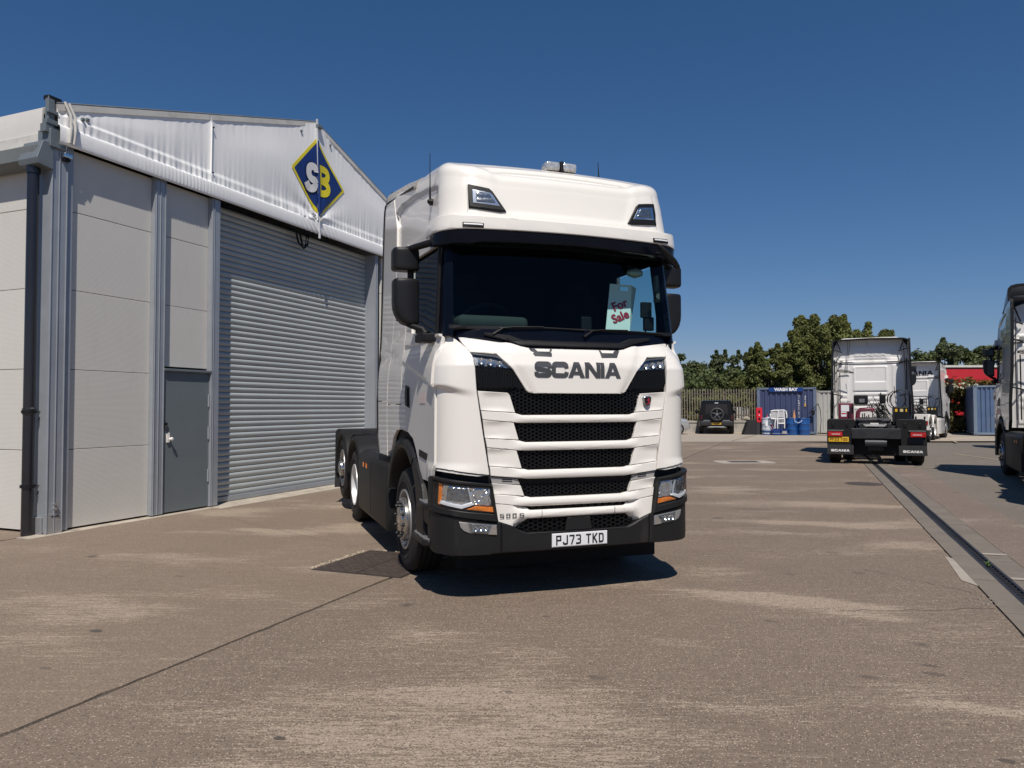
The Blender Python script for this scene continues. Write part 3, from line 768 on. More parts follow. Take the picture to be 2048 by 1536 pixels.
    def bar(outer_top, outer_bot, in_top, zin, zbar, zbot_o, zbot_i, zbot_c, nm='slat'):
        half = [(0, zbar), (in_top - .06, zbar), (in_top - .028, zbar + .008), (in_top, zin), (outer_top[0], outer_top[1]), (outer_bot[0], outer_bot[1]), (in_top + .02, zbot_i), (in_top - .05, zbot_c), (0, zbot_c)]
        panel(nm, sym(half), FBP, paint, T, off=.006, thick=.045, edge=.005, grid=(.05, .018), offf=bar_off((zbar + zbot_c) / 2, (zbar - zbot_c) / 2))
    bar((.875, 1.573), (.861, 1.500), .577, 1.553, 1.536, 0, 1.476, 1.470)
    blocks([(.860, 1.496), (.592, 1.473), (.548, 1.330), (.838, 1.350)])
    bar((.837, 1.345), (.822, 1.270), .545, 1.325, 1.309, 0, 1.244, 1.239)
    blocks([(.821, 1.266), (.566, 1.240), (.520, 1.092), (.800, 1.119)])
    bar((.799, 1.114), (.789, 1.036), .517, 1.087, 1.076, 0, 1.012, 1.003)
    # grey strip with vent slots under the top hatch
    for s in (1, -1):
        st = [(.79, 1.028), (.55, 1.005), (.53, .955), (.775, .975)]
        o = panel('hatch_strip', st if s > 0 else mir(st), FBP, mat('strip_grey', (.30, .29, .28), .5), T, off=-.012, thick=.02)
        for zz in (1.003, .987):
            sl = [(.69, zz + .006), (.60, zz + .0), (.60, zz - .007), (.69, zz - .001)]
            panel('vent_slot', sl if s > 0 else mir(sl), FBP, VOIDM, o, off=-.009, thick=.004, edge=0)
    blocks([(.779, .975), (.53, .949), (.498, .862), (.765, .888)], 'lower_slat_end')
    bar((.764, .885), (.753, .812), .493, .857, .845, 0, .780, .774, 'lower_slat')
    low = [(0, .741), (.44, .741), (.458, .747), (.480, .774), (.752, .807), (.734, .660), (.636, .628), (.536, .590), (.495, .650), (.470, .673), (0, .676)]
    lp = panel('lower_panel', sym(low), FBP, paint, T, off=.004, thick=.045, edge=.004, grid=(.05, .03), offf=bar_off(.708, .034))
    lettering('lettering', '500', FBP, -.712, .686, .036, GREYTX, lp, font='plate', gap=.34, sx=1.55, off=.012)
    lettering('lettering', 'S', FBP, -.546, .686, .036, GREYTX, lp, font='plate', gap=.2, sx=1.75, off=.024)
    for xx in (.345, -.345): panel('panel_seam', [(xx - .0015, .738), (xx + .0015, .738), (xx + .0015, .680), (xx - .0015, .680)], FBP, BLK, lp, off=.0215, thick=.004, edge=0)
    # crest
    cr = panel('crest', [(.651, 1.685), (.668, 1.700), (.722, 1.700), (.739, 1.685), (.732, 1.645), (.712, 1.612), (.695, 1.600), (.678, 1.612), (.658, 1.645)], FBP, mat('crest_chrome', (.35, .35, .36), .25, .8), T, off=.022, thick=.03, edge=.004)
    panel('crest_face', [(.660, 1.680), (.672, 1.690), (.718, 1.690), (.730, 1.680), (.724, 1.648), (.708, 1.62), (.695, 1.611), (.682, 1.62), (.666, 1.648)], FBP, BLK, cr, off=.025, thick=.003, edge=.001)
    gf = chaikin([(.682, 1.63), (.706, 1.632), (.712, 1.655), (.690, 1.66), (.700, 1.675), (.714, 1.672)], 2)
    vs, fs = [], []
    for q in stroke(gf, .009):
        i = len(vs); vs += [FBP(a, b) + nrm(FBP, a, b, 1) * .0265 for a, b in q]; fs.append((i, i + 1, i + 2, i + 3))
    mk('crest_figure', vs, fs, REDTX, cr)
    # upper lamps
    ul = [(.600, 1.924), (.618, 1.945), (.665, 1.992), (.70, 2.014), (.75, 2.034), (.94, 2.056), (.972, 2.058), (.955, 2.02), (.93, 1.945)]
    for pl, s in ((ul, 1), (mir(ul), -1)):
        o = panel('upper_lamp', pl, FBP, LAMPDARK, T, off=-.03, thick=.02, edge=.004)
        panel('lamp_lens', pl, FBP, LENS, o, off=-.004, thick=0, edge=0)
        rim = [(.612, 1.935), (.655, 1.975), (.70, 2.003), (.75, 2.022), (.955, 2.045), (.96, 2.056), (.745, 2.036), (.69, 2.014), (.64, 1.974), (.602, 1.932)]
        panel('lamp_rim', rim if s > 0 else mir(rim), FBP, mat('lamp_rim_grey', (.12, .125, .13), .3, .3), o, off=-.006, thick=.02, edge=.001)
        for cx, cz, rr in ((.72, 1.968, .026), (.80, 1.982, .030), (.88, 1.99, .030)):
            n_ = nrm(FBP, s * cx, cz, 1); c = FBP(s * cx, cz) - n_ * .028
            bm = bmesh.new(); M = Matrix.Translation(c) @ n_.to_track_quat('Z', 'Y').to_matrix().to_4x4()
            addlathe(bm, [(0, rr * .3), (.004, rr * .6), (.018, rr)], 'z', 14, (0, 0, 0), M); fromb('lamp_reflector', bm, CHROME, o, smooth=True)
    # cowl and wipers
    cw = [(0, 2.285), (1.27, 2.285), (1.30, 2.22), (1.12, 2.175), (1.0, 2.12), (.6, 2.10), (.48, 2.06), (0, 2.06)]
    panel('cowl', sym(cw), FBP, GLOSSBLK, T, off=-.008, thick=.02, grid=(.06, .05))
    panel('cowl_ledge', sym([(0, 2.175), (.50, 2.175), (.62, 2.215), (.86, 2.235), (.86, 2.21), (.64, 2.165), (.52, 2.125), (0, 2.12)]), FBP, BLK, T, off=.012, thick=.04, edge=.006)
    for x0, x1 in ((-.80, .10), (.12, 1.02)):
        wp = thing_part('wiper', T)
        def g(a, b, o=.03): return FG(a, b) + nrm(FG, a, b, 1) * o
        bm = bmesh.new(); addtube(bm, [g(x0, 2.215), g(x0 + .05, 2.245), g(x0 + .10, 2.272), g(x0 + .2, 2.283), g(x0 + .5, 2.290)], [.013, .010, .008, .007, .006], 8)
        fromb('wiper_arm', bm, BLK, wp, smooth=True)
        bm = bmesh.new(); addtube(bm, [g(x0 + .06 + t * .11, 2.275 + .010 * math.sin(t / 8 * 3.1), .018) for t in range(9)], .007, 6)
        fromb('wiper_blade', bm, BLK, wp, smooth=True)
    # headlamp housing and lamps
    fr = [(.735, .662), (.785, .968), (1.10, 1.008), (1.33, 1.03), (1.36, .99), (1.36, .74), (1.10, .722), (.90, .688)]
    gl = [(.795, .945), (1.10, .972), (1.285, .992), (1.30, .80), (1.12, .776), (.99, .760), (.77, .733)]
    for s in (1, -1):
        m_ = (lambda q: q) if s > 0 else mir
        hl = panel('headlamp', m_(fr), FBP, DARK, T, off=.012, thick=.02, edge=.006, grid=(.05, .05))
        panel('lamp_bowl', m_(gl), FBP, mat('lamp_bowl_black', (.02, .02, .022), .3), hl, off=.0135, thick=.002, edge=0)
        panel('lamp_reflector', m_([(.80, .932), (.972, .944), (1.205, .965), (1.232, .808), (1.035, .776), (.945, .806), (.90, .80), (.79, .795)]), FBP, CHROME, hl, off=.016, thick=.004, edge=.002, grid=(.02, .02), offf=lambda a, b: .004 * math.sin(abs(a) * 90) * math.sin(b * 70))
        panel('main_beam_lens', m_([(.985, .938), (1.150, .950), (1.168, .838), (.960, .824)]), FBP, LAMPDARK, hl, off=.026, thick=.008, edge=.003, grid=(.012, .012), offf=lambda a, b: .006 * math.sin(a * 190) * math.sin(b * 120 + a * 30))
        panel('dip_beam_lens', m_([(.820, .928), (.945, .936), (.925, .808), (.802, .802)]), FBP, CHROME, hl, off=.023, thick=.006, edge=.003, grid=(.012, .012), offf=lambda a, b: .009 * math.sin(a * 210 + 1) * math.sin(b * 170))
        panel('daylight_bar', m_([(1.232, .812), (1.215, .835), (1.035, .806), (.955, .828), (.93, .808), (1.03, .775)]), FBP, mat('bright_strip', (.85, .86, .87), .25, .3), hl, off=.034, thick=.015, edge=.003)
        panel('lamp_divider', m_([(.972, .944), (.985, .944), (.955, .812), (.942, .816)]), FBP, mat('bright_strip2', (.6, .6, .6), .3, .6), hl, off=.032, thick=.012, edge=.002)
        panel('side_indicator', m_([(1.205, .972), (1.242, .984), (1.256, .806), (1.228, .798)]), FBP, AMBER, hl, off=.022, thick=.008, edge=.002)
        panel('front_indicator', m_([(.995, .770), (.921, .795), (.777, .782), (.771, .739)]), FBP, AMBER, hl, off=.024, thick=.01, edge=.003)
        panel('lamp_lens', m_(gl), FBP, LENS, hl, off=.042, thick=.0, edge=0)
        panel('headlamp_brow', m_([(.785, .970), (1.10, 1.008), (1.345, 1.03), (1.345, 1.006), (1.10, .984), (.79, .950)]), FBP, DARK, hl, off=.046, thick=.04, edge=.005)
        panel('headlamp_sill', m_([(.735, .662), (.905, .688), (1.11, .722), (1.365, .745), (1.365, .79), (1.30, .797), (1.12, .770), (.99, .752), (.762, .725)]), FBP, DARK, hl, off=.046, thick=.04, edge=.005)
        panel('headlamp_post', m_([(.735, .662), (.785, .968), (.798, .962), (.765, .70)]), FBP, DARK, hl, off=.05, thick=.04, edge=.004)
        panel('headlamp_post', m_([(1.292, 1.01), (1.36, 1.02), (1.365, .76), (1.302, .78)]), FBP, DARK, hl, off=.048, thick=.04, edge=.004)
        # bumper corner and fog lamp
        bc = [(.704, .652), (.90, .682), (1.10, .716), (1.38, .742), (1.44, .70), (1.42, .45), (1.34, .402), (1.1, .392), (.704, .402)]
        def boff(a, b): return .018 * ramp_(.66, .62, b) * 0 + .012
        bo = panel('bumper_corner', m_(bc), FBP, DARK, T, off=.028, thick=.10, edge=.012, grid=(.04, .05))
        fg = [(.745, .637), (.985, .664), (1.052, .671), (1.040, .625), (1.012, .596), (.972, .578), (.742, .556)]
        fo = panel('fog_lamp', m_(fg), FBP, mat('fog_frame', (.20, .20, .20), .4, .2), bo, off=.032, thick=.01, edge=.003)
        panel('fog_reflector', m_([(.79, .634), (.97, .655), (.958, .586), (.825, .567)]), FBP, LAMPDARK, fo, off=.036, thick=.004, edge=.002, grid=(.015, .015), offf=lambda a, b: .003 * math.sin(a * 160))
        panel('fog_chrome', m_([(.752, .628), (.786, .632), (.818, .564), (.745, .556)]), FBP, CHROME, fo, off=.04, thick=.008, edge=.002)
        panel('fog_insert', m_([(.983, .662), (1.050, .669), (1.038, .627), (1.012, .598), (.970, .580)]), FBP, mat('fog_insert', (.26, .25, .24), .5, .2), fo, off=.037, thick=.006, edge=.002)
        for cx in (.845, .885, .925):
            n_ = nrm(FBP, s * cx, .612, 1); c = FBP(s * cx, .612) + n_ * .032
            bm = bmesh.new(); M = Matrix.Translation(c) @ n_.to_track_quat('Z', 'Y').to_matrix().to_4x4()
            addlathe(bm, [(0, .004), (.003, .012), (.014, .022)], 'z', 12, (0, 0, 0), M); fromb('fog_cell', bm, CHROME, fo, smooth=True)
        panel('lamp_lens', m_([(.79, .634), (.97, .655), (.958, .586), (.825, .567)]), FBP, LENS, fo, off=.048, thick=0, edge=0)
    bcn = [(0, .552), (.115, .552), (.47, .556), (.540, .582), (.62, .620), (.700, .650), (.700, .402), (0, .402)]
    bb = panel('bumper', sym(bcn), FBP, DARK, T, off=.020, thick=.10, edge=.010, grid=(.05, .05))
    panel('tow_cover', sym([(0, .668), (.107, .667), (.128, .556), (0, .556)]), FBP, DARK, T, off=.012, thick=.03, edge=.006)
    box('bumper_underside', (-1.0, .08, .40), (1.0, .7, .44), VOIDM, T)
    box('bumper_shade_block', (-.84, .70, .14), (1.16, .90, .46), VOIDM, T)  # added black block standing in for the deep shade under the bumper
    # number plate
    if reg:
        pl = panel('number_plate', [(-.26, .538), (.26, .538), (.26, .427), (-.26, .427)], FBP, PLATEW, T, off=.034, thick=.012, edge=.003, grid=(.6, .6))
        for wd_, a_, w_ in ((reg.split()[0], -.2245, .2314), (reg.split()[1], .0542, .1703)): lettering('lettering', wd_, FBP, a_, .443, .079, PRINT, pl, font='plate', gap=.17, off=.0348, width=w_)
        panel('plate_border', [(-.255, .4335), (.255, .4335), (.255, .4320), (-.255, .4320)], FBP, PRINT, pl, off=.0346, thick=.001, edge=0, grid=(.6, .6))
    # roof lamps, markers
    rl = [(1.008, 3.512), (.815, 3.484), (.78, 3.458), (.649, 3.283), (.703, 3.274), (.998, 3.300)]
    ri = [(.968, 3.463), (.809, 3.44), (.782, 3.42), (.712, 3.322), (.961, 3.339)]
    for s in (1, -1):
        m_ = (lambda q: q) if s > 0 else mir
        o = panel('roof_lamp', m_(rl), FRP, BLK, T, off=.022, thick=.05, edge=.012, grid=(.1, .1))
        panel('lamp_reflector', m_(ri), FRP, CHROME, o, off=.026, thick=.004, edge=.002)
        panel('lamp_reflector', m_([(.935, 3.445), (.814, 3.425), (.755, 3.345), (.932, 3.352)]), FRP, LAMPDARK, o, off=.030, thick=.003, edge=.002, grid=(.02, .02), offf=lambda a, b: .004 * math.sin(b * 120))
        panel('lamp_lens', m_(ri), FRP, LENS, o, off=.040, thick=0, edge=0)
        mk_ = [(.855, 3.146), (1.03, 3.152), (1.03, 3.120), (.855, 3.117)]
        o = panel('marker_lamp', m_(mk_), FV, BLK, T, off=.042, thick=.02, edge=.003)
        panel('marker_lens', m_([(.865, 3.139), (1.02, 3.143), (1.02, 3.130), (.865, 3.126)]), FV, WHITETX, o, off=.045, thick=.003, edge=.001)
        sm = [(1.095, 3.72), (1.10, 3.72), (1.068, 3.262), (1.063, 3.262)]
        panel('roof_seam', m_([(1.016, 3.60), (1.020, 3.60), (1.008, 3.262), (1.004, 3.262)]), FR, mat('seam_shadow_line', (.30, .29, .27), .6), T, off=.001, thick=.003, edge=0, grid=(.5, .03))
    # beacon light bar
    bc_ = bpy.data.objects.new('beacon_bar', None); link(bc_, T)
    bx, by, bz = .085, .58, ztop(.58) + .022
    m1 = mat('beacon_clear', (.62, .62, .60), .12, .5, .4, .35, 40, bmp=.5, bscale=80)
    for a, b in ((-.158, -.012), (.012, .158)):
        bm = bmesh.new()
        addbox(bm, (bx + a, by - .075, bz + .035), (bx + b, by + .075, bz + .125), None, .028); fromb('beacon_lens', bm, m1, bc_, smooth=True)
    box('beacon_strap', (bx - .013, by - .08, bz + .03), (bx + .013, by + .08, bz + .13), BLK, bc_, bev=.008)
    box('beacon_base', (bx - .13, by - .06, bz - .01), (bx + .13, by + .06, bz + .034), BLK, bc_, bev=.01)
    box('roof_hatch', (-.5, .74, ztop(.8) - .03), (.22, 1.3, ztop(.8) + .035), BLK, T, bev=.015)
    # aerials
    f = FR(-1.62, 3.49)
    ab = lathe('aerial_base', [(-.01, .028), (.02, .03), (.045, .022), (.055, .008)], BLK, T, 'x', 14, (0, 0, 0))
    ab.location = (f.x + .004, f.y - .02, 3.47); ab.rotation_euler = (0, R(-10), math.pi)
    tube('aerial', [(f.x - .025, f.y - .03, 3.44), (f.x - .028, f.y - .028, 3.55), (f.x - .026, f.y - .02, 3.62), (f.x - .022, f.y - .0, 3.93)], [.012, .009, .005, .0028], BLK, T, 6)
    ax, ay = .57, .70; az = ztop(.7) - .01
    box('aerial_base', (ax - .04, ay - .04, az - .02), (ax + .09, ay + .04, az + .02), BLK, T, bev=.01)
    tube('aerial', [(ax, ay, az), (ax - .006, ay, az + .12), (ax - .014, ay, az + .25)], [.010, .006, .0028], BLK, T, 6)
    # kerb mirror above the windscreen, right hand side of the picture
    km = lathe('kerb_mirror', [(-.17, .004), (-.14, .03), (-.05, .045), (.06, .048), (.13, .03), (.16, .004)], BLKM, T, 'x', 16)
    km.location = (.93, .02, 2.965); km.rotation_euler = (0, R(38), R(10)); km.scale = (1, .9, .62)
    tube('mirror_arm', [(.86, .15, 3.02), (.88, .06, 3.0)], .015, BLK, T)
    # camera unit and gadgets inside the screen
    box('sensor_panel', (.985, .34, 2.60), (1.04, .40, 2.86), mat('pillar_trim', (.10, .11, .11), .6), T, bev=.01)
    bm = bmesh.new(); addlathe(bm, [(.0, .045), (.02, .045), (.02, 0.001)], 'y', 18, (1.01, .325, 2.67)); fromb('round_speaker', bm, BLK, T, smooth=True)
    box('phone_cradle', (.84, .36, 2.45), (.95, .40, 2.60), BLK, T, bev=.01)
    box('phone_cradle', (.88, .37, 2.33), (.98, .42, 2.46), BLK, T, bev=.01)
    tube('cradle_stem', [(.90, .40, 2.3), (.90, .40, 2.45)], .008, BLK, T)
    lathe('inside_mirror', [(-.09, .002), (-.07, .03), (0, .05), (.07, .03), (.09, .002)], mat('inner_mirror', (.35, .38, .36), .3, .3), T, 'x', 14, (.80, .42, 2.88))
    box('dash_camera', (.16, .25, 2.29), (.26, .29, 2.42), BLK, T, bev=.01)
    # steps and entrance
    for z, y0, y1 in ((.80, .30, .74), (.495, .30, .93)):
        stp = [(-1.16, y0), (-1.245, y0 + .02), (-1.275, y0 + .10), (-1.27, y1 - .14), (-1.21, y1 - .02), (-1.12, y1), (-1.0, y1), (-1.0, y0)]
        for s in (1, -1):
            o = prism('step', [(x * s, y) for x, y in stp], z - .055, z - .012, DARK, T, bev=.008)
            prism('step_tread', [(x * s * .985, y) for x, y in stp], z - .012, z + .004, STEP, o, bev=.003)
    for s in (1, -1):
        box('entrance_wall', (s * .95, .35, .36), (s * 1.0, .95, 1.1), VOIDM, T)
        prism('entrance_sill', [(.30, .79), (.62, .79), (.70, .64), (.34, .60)], s * 1.16, s * 1.23, DARK, T, plane='yz', bev=.012)
    # badge and faint sticker on the right flank
    f = sidef(-1)
    panel('model_badge', [(.50, 1.20), (.80, 1.225), (.80, 1.165), (.54, 1.14)], f, BLK, T, off=.006, thick=.004, sgn=-1)
    panel('faded_sticker', [(.60, 1.735), (.80, 1.735), (.80, 1.64), (.60, 1.64)], f, mat('sticker_faded_red', (.70, .57, .54), .5, var=.2, vscale=60), T, off=.0035, thick=.001, edge=0, sgn=-1)
def thing_part(name, parent):
    o = bpy.data.objects.new(name, None); link(o, parent); return o
FRP = surf(ROOF)

# ------------------------------------------------------------------ back wall and chassis
def cab_back(T, m, name_text, detail):
    Y = 2.28
    poly = [(-1.14, 1.12), (1.14, 1.12), (1.13, 3.3), (1.10, 3.62), (.98, 3.86), (.8, 3.93), (-.8, 3.93), (-.98, 3.86), (-1.10, 3.62), (-1.13, 3.3)]
    def f(a, b):
        y = Y - .05
        if b > 3.04: y -= .03 + .10 * smoothstep(3.45, 3.95, b)
        y -= .03 * smoothstep(.95, 1.12, abs(a))
        if detail:
            def pad(x0, x1, z0, z1, d, e=.02):
                return d * ramp_(x0 - e, x0 + e, a) * ramp_(x1 + e, x1 - e, a) * ramp_(z0 - e, z0 + e, b) * ramp_(z1 + e, z1 - e, b)
            y += pad(-.52, .52, 2.12, 2.95, .03, .035) - pad(-.46, .46, 2.44, 2.92, .018, .012)
            y += pad(-1.0, -.66, 1.2, 3.0, .02) + pad(.66, 1.0, 1.2, 3.0, .02)
            for z in (1.50, 1.66, 1.82, 1.98): y += pad(-.48, .48, z, z + .09, .016, .012)
            for z in (1.56, 1.74, 1.92): y += pad(-.95, -.72, z, z + .1, .014, .012) + pad(.72, .95, z, z + .1, .014, .012)
            y += pad(-1.0, 1.0, 3.06, 3.14, .02, .01) + pad(-.95, -.5, 3.10, 3.22, .02, .02) + pad(.5, .95, 3.10, 3.22, .02, .02)
            y += pad(-.62, .62, 3.2, 3.62, .014, .02)
        return Vector((a, y, b))
    wall = panel('cab_back_wall', poly, f, m, T, off=0, thick=.03, edge=.004, grid=(.025, .02) if detail else (.3, .3), sgn=-1)
    if not detail: return
    g = lambda a, b: Vector((-a, f(-a, b).y, b))
    if name_text == 'emboss':
        lettering('lettering', 'SCANIA', g, -.47, 3.30, .16, m, wall, gap=.12, off=.014, thick=.02, width=.94, sgn=1)
    elif name_text:
        lettering('lettering', 'SCANIA', g, -.75, 3.22, .22, PRINT, wall, gap=.12, off=.012, width=1.5, sgn=1)
    box('wall_seam', (-1.1, Y - .07, 3.035), (1.1, Y - .035, 3.055), mat('seam_grey', (.12, .12, .12), .6), T)
    for s in (1, -1):
        for z in (3.48, 3.08, 2.0): tube('deflector_bracket', [(s * .86, Y - .02, z - .03), (s * .98, Y + .15, z), (s * 1.12, Y + .42, z + .02)], .018, BLK, T)
        box('work_lamp', (s * .88 - .05, Y, 3.08), (s * .88 + .05, Y + .06, 3.17), mat('work_lamp_grey', (.28, .28, .26), .5), T, bev=.01)
        tube('cable', [(s * 1.0, Y + .1, 3.6), (s * 1.03, Y + .12, 2.6), (s * 1.02, Y + .08, 1.3)], .010, BLK, T, 6)
        fb = [(s * .98, Y + .02), (s * 1.11, Y + .45), (s * 1.12, Y + .45), (s * 1.0, Y + .0)]
    # cable hoop and rail on the driver side
    for dz in (0, .028):
        c = [(.60 + .0, Y + .05, 2.78 + dz), (.9, Y + .09, 2.83 + dz), (1.0, Y + .2, 2.80 + dz), (.9, Y + .3, 2.76 + dz), (.5, Y + .35, 2.72 + dz), (.62, Y + .2, 2.75 + dz)]
        tube('cable_loop', c, .010, BLK, T, 6)
    tube('grab_rail', [(.93, Y + .06, 1.3), (.93, Y + .06, 2.76)], .014, BLK, T, 8)
    tube('cable', [(.66, Y + .02, 3.82), (.70, Y + .03, 3.3), (.76, Y + .05, 2.78)], .007, BLK, T, 5)
    tube('cable', [(.60, Y + .02, 3.82), (.66, Y + .03, 3.3), (.70, Y + .05, 2.78)], .007, BLK, T, 5)

def chassis(T, guard, lift, detail):
    WB, TAG = 4.96, 6.31
    for sx in (-1, 1):
        wheel(T, sx, 1.46, .505, 'front', RIM)
        wheel(T, sx, WB, .505, 'drive', mat('dished_rim_white', (.70, .70, .69), .4, .2, dirt=((.35, .32, .28), .6, 6)))
        wheel(T, sx, TAG, .505 + (.14 if lift else 0), 'tag', RIM)
        # front arch
        arch_band('wheel_arch', T, sx, 1.46, .505, .70, .80, .86, 1.235, 20, 128, DARK, ov=1.0)
        prism('wheel_arch_front', [(.50, .40), (.52, .75), (.62, .93), (.80, 1.06), (.93, 1.14), (1.0, 1.06), (.88, .92), (.80, .75), (.78, .42)], sx * 1.02, sx * 1.235, DARK, T, plane='yz', bev=.015)
        arch_band('arch_liner', T, sx, 1.46, .505, .80, .83, .60, 1.10, 10, 170, VOIDM)
        # side skirt / tank cover
        bm = bmesh.new()
        sec = [(.90, .26), (1.215, .26), (1.235, .30), (1.235, .95), (1.21, 1.0), (1.13, 1.045), (.96, 1.05)]
        prev = None
        for y in (2.27, 4.30):
            q = [bm.verts.new((sx * x, y, z)) for x, z in sec]
            if prev:
                for k in range(len(sec)): bm.faces.new((prev[k], prev[(k + 1) % len(sec)], q[(k + 1) % len(sec)], q[k]))
                bm.faces.new(q)
            else: bm.faces.new(q)
            prev = q
        bmesh.ops.bevel(bm, geom=[e for e in bm.edges], offset=.008, segments=2, affect='EDGES', profile=.5)
        sk = fromb('side_skirt', bm, guard if guard is WHITE else DARK, T, smooth=True)
        for y in (3.62, 3.86): box('side_marker', (sx * 1.236, y - .03, .84), (sx * 1.246, y + .03, .90), AMBER if detail or True else REDL, sk, bev=.003)
        box('skirt_seam', (sx * 1.2355, 3.30, .30), (sx * 1.2375, 3.306, .95), BLK, sk)
        # rear mudguards over both axles
        for yc, zc in ((WB, .55), (TAG, .60)):
            arch_band('mudguard', T, sx, yc, zc, .585, .655, .62, 1.225, 8 if yc == WB else -8, 172, guard, n=24, bevel=.02)
        arch_band('mudguard_join', T, sx, WB, .55, .655, .66, .62, 1.22, 60, 90, guard)
        for xx in (.72, .95):
            for yy in (WB + .1, WB + .4, TAG - .1):
                box('mudguard_rib', (sx * (xx), yy, 1.19 + .03), (sx * (xx + .10), yy + .012, 1.235), guard, T, bev=.003)
        # rear panel with lamps and mud flap
        ry = 6.96
        pr = [(.52, 1.25), (1.20, 1.25), (1.235, 1.20), (1.24, .52), (.62, .52), (.60, 1.0), (.50, 1.08)]
        back_pan = prism('rear_mudguard_panel', [(x * sx, z) for x, z in pr], ry - .03, ry + .01, guard, T, plane='xz', bev=.012)
        fl = prism('mud_flap', [(.56 * sx, .53), (1.235 * sx, .53), (1.245 * sx, .27), (.56 * sx, .27)], ry - .01, ry + .02, mat('flap_rubber', (.024, .024, .026), .6), T, plane='xz', bev=.004)
        if detail:
            g = lambda a, b: Vector((-a, ry + .02, b))
            lettering('lettering', 'SCANIA', g, (-sx * .90) - .24, .345, .065, WHITETX, fl, gap=.12, off=.003, width=.48)
        lamp = box('rear_lamp', (sx * .84, ry + .0, .77), (sx * 1.215, ry + .06, .90), REDL, T, bev=.012)
        box('reverse_lens', (sx * .90, ry + .058, .825), (sx * 1.12, ry + .064, .84), PLATEW, lamp, bev=.002)
        box('lamp_shelf', (sx * .80, ry, .915), (sx * 1.22, ry + .05, .95), mat('bracket_grey', (.10, .105, .11), .45), T, bev=.008)
        for xx in (.72, 1.08): box('mudguard_clip', (sx * (xx - .035), ry + .008, 1.03), (sx * (xx + .035), ry + .03, 1.15), BLK, T, bev=.01)
        box('chassis_rail', (sx * .38, 1.9, .70), (sx * .46, 6.75, .96), CHASS, T, bev=.004)
        tube('drive_axle', [(0, WB, .505), (sx * .9, WB, .505)], .11, CHASS, T)
        tube('tag_axle', [(0, TAG, .60), (sx * .95, TAG, .60)], .08, CHASS, T)
        lathe('air_bellows', [(.42, .12), (.55, .14), (.70, .13), (.78, .10)], BLK, T, 'z', 16, (sx * .42, WB + .35, 0), cap=True)
    tube('front_axle', [(-.95, 1.46, .45), (.95, 1.46, .45)], .07, CHASS, T)
    box('engine', (-.45, .9, .45), (.45, 2.4, 1.25), CHASS, T, bev=.03)
    # rear cross member, fifth wheel, tail end
    box('rear_crossmember', (-.62, 6.80, .72), (.62, 6.99, 1.0), mat('tail_steel', (.036, .038, .042), .45, .2, bmp=.2, dirt=((.10, .10, .10), .6, 3)), T, bev=.012)
    prism('crossmember_bracket', [(-.60, .72), (-.24, .72), (-.24, .80), (-.30, .92), (-.60, .95)], 6.99, 7.01, CHASS, T, plane='xz')
    prism('crossmember_bracket', [(.60, .72), (.24, .72), (.24, .80), (.30, .92), (.60, .95)], 6.99, 7.01, CHASS, T, plane='xz')
    box('tail_dark_filler', (-.60, 5.9, .26), (.60, 6.75, .72), VOIDM, T)  # black filler box added to darken the space below the crossmember
    tube('air_tank', [(-.27, 6.9, .60), (.27, 6.9, .60)], .10, mat('air_tank_paint', (.05, .055, .062), .4, .2), T, 20)
    box('tow_jaw', (-.2, 6.6, .38), (.2, 6.9, .52), CHASS, T, bev=.03)
    fw = [(-.47, 4.75), (-.40, 4.62), (.40, 4.62), (.47, 4.75), (.47, 5.1), (.40, 5.55), (.22, 5.62), (.12, 5.2), (-.12, 5.2), (-.22, 5.62), (-.40, 5.55), (-.47, 5.1)]
    bm = bmesh.new()
    f5 = prism('fifth_wheel', fw, 1.19, 1.25, mat('fifth_wheel_steel', (.045, .045, .05), .4, .5, dirt=((.12, .11, .10), .55, 5)), T, bev=.012)
    f5.rotation_euler = (R(-3), 0, 0); f5.location = (0, 0, .25)
    for sx in (-1, 1):
        prism('fifth_wheel_bracket', [(4.85, .98), (5.35, .98), (5.2, 1.2), (5.0, 1.2)], sx * .40, sx * .46, CHASS, T, plane='yz', bev=.006)
        box('ramp_bracket', (sx * .30, 6.3, 1.0), (sx * .40, 6.9, 1.13), CHASS, T, bev=.01)
    box('maker_plate', (-.11, 5.9, 1.08), (.11, 5.93, 1.13), WHITETX, T, bev=.003)
    box('reflective_bar', (-.26, 6.40, 1.05), (.26, 6.43, 1.07), WHITETX, T)
    box('catwalk', (-.45, 3.0, 1.02), (.45, 4.5, 1.05), STEP, T, bev=.004)
    if detail:
        eq = mat('burgundy_tank', (.13, .012, .03), .45, 0, .2, dirt=((.06, .02, .03), .6, 3))
        o = box('hydraulic_tank', (.52, 2.95, 1.10), (.98, 3.25, 1.72), eq, T, bev=.03)
        box('tank_label', (.66, 3.251, 1.45), (.90, 3.254, 1.66), PLATEW, o)
        box('tank_label', (.74, 3.251, 1.28), (.90, 3.254, 1.44), PLATEW, o)
        box('tank_label', (.75, 3.255, 1.36), (.89, 3.257, 1.40), REDL, o)
        tube('tank_filler', [(.66, 3.0, 1.72), (.66, 3.0, 1.80)], .05, mat('filler_cap', (.5, .5, .48), .4), o, 12)
        c = box('tool_case', (.10, 2.95, 1.68), (.52, 3.35, 1.98), BLKM, T, bev=.04)
        box('case_label', (.20, 3.351, 1.74), (.36, 3.354, 1.86), mat('case_label_grey', (.14, .14, .15), .5), c)
        box('case_shelf', (.05, 2.9, 1.64), (.56, 3.4, 1.675), CHASS, T)
        tube('burgundy_pipe', [(.42, 3.3, 1.15), (.40, 3.3, 1.42), (.33, 3.3, 1.50), (.05, 3.3, 1.52), (-.05, 3.25, 1.48)], .07, eq, T, 10)
        random.seed(5)
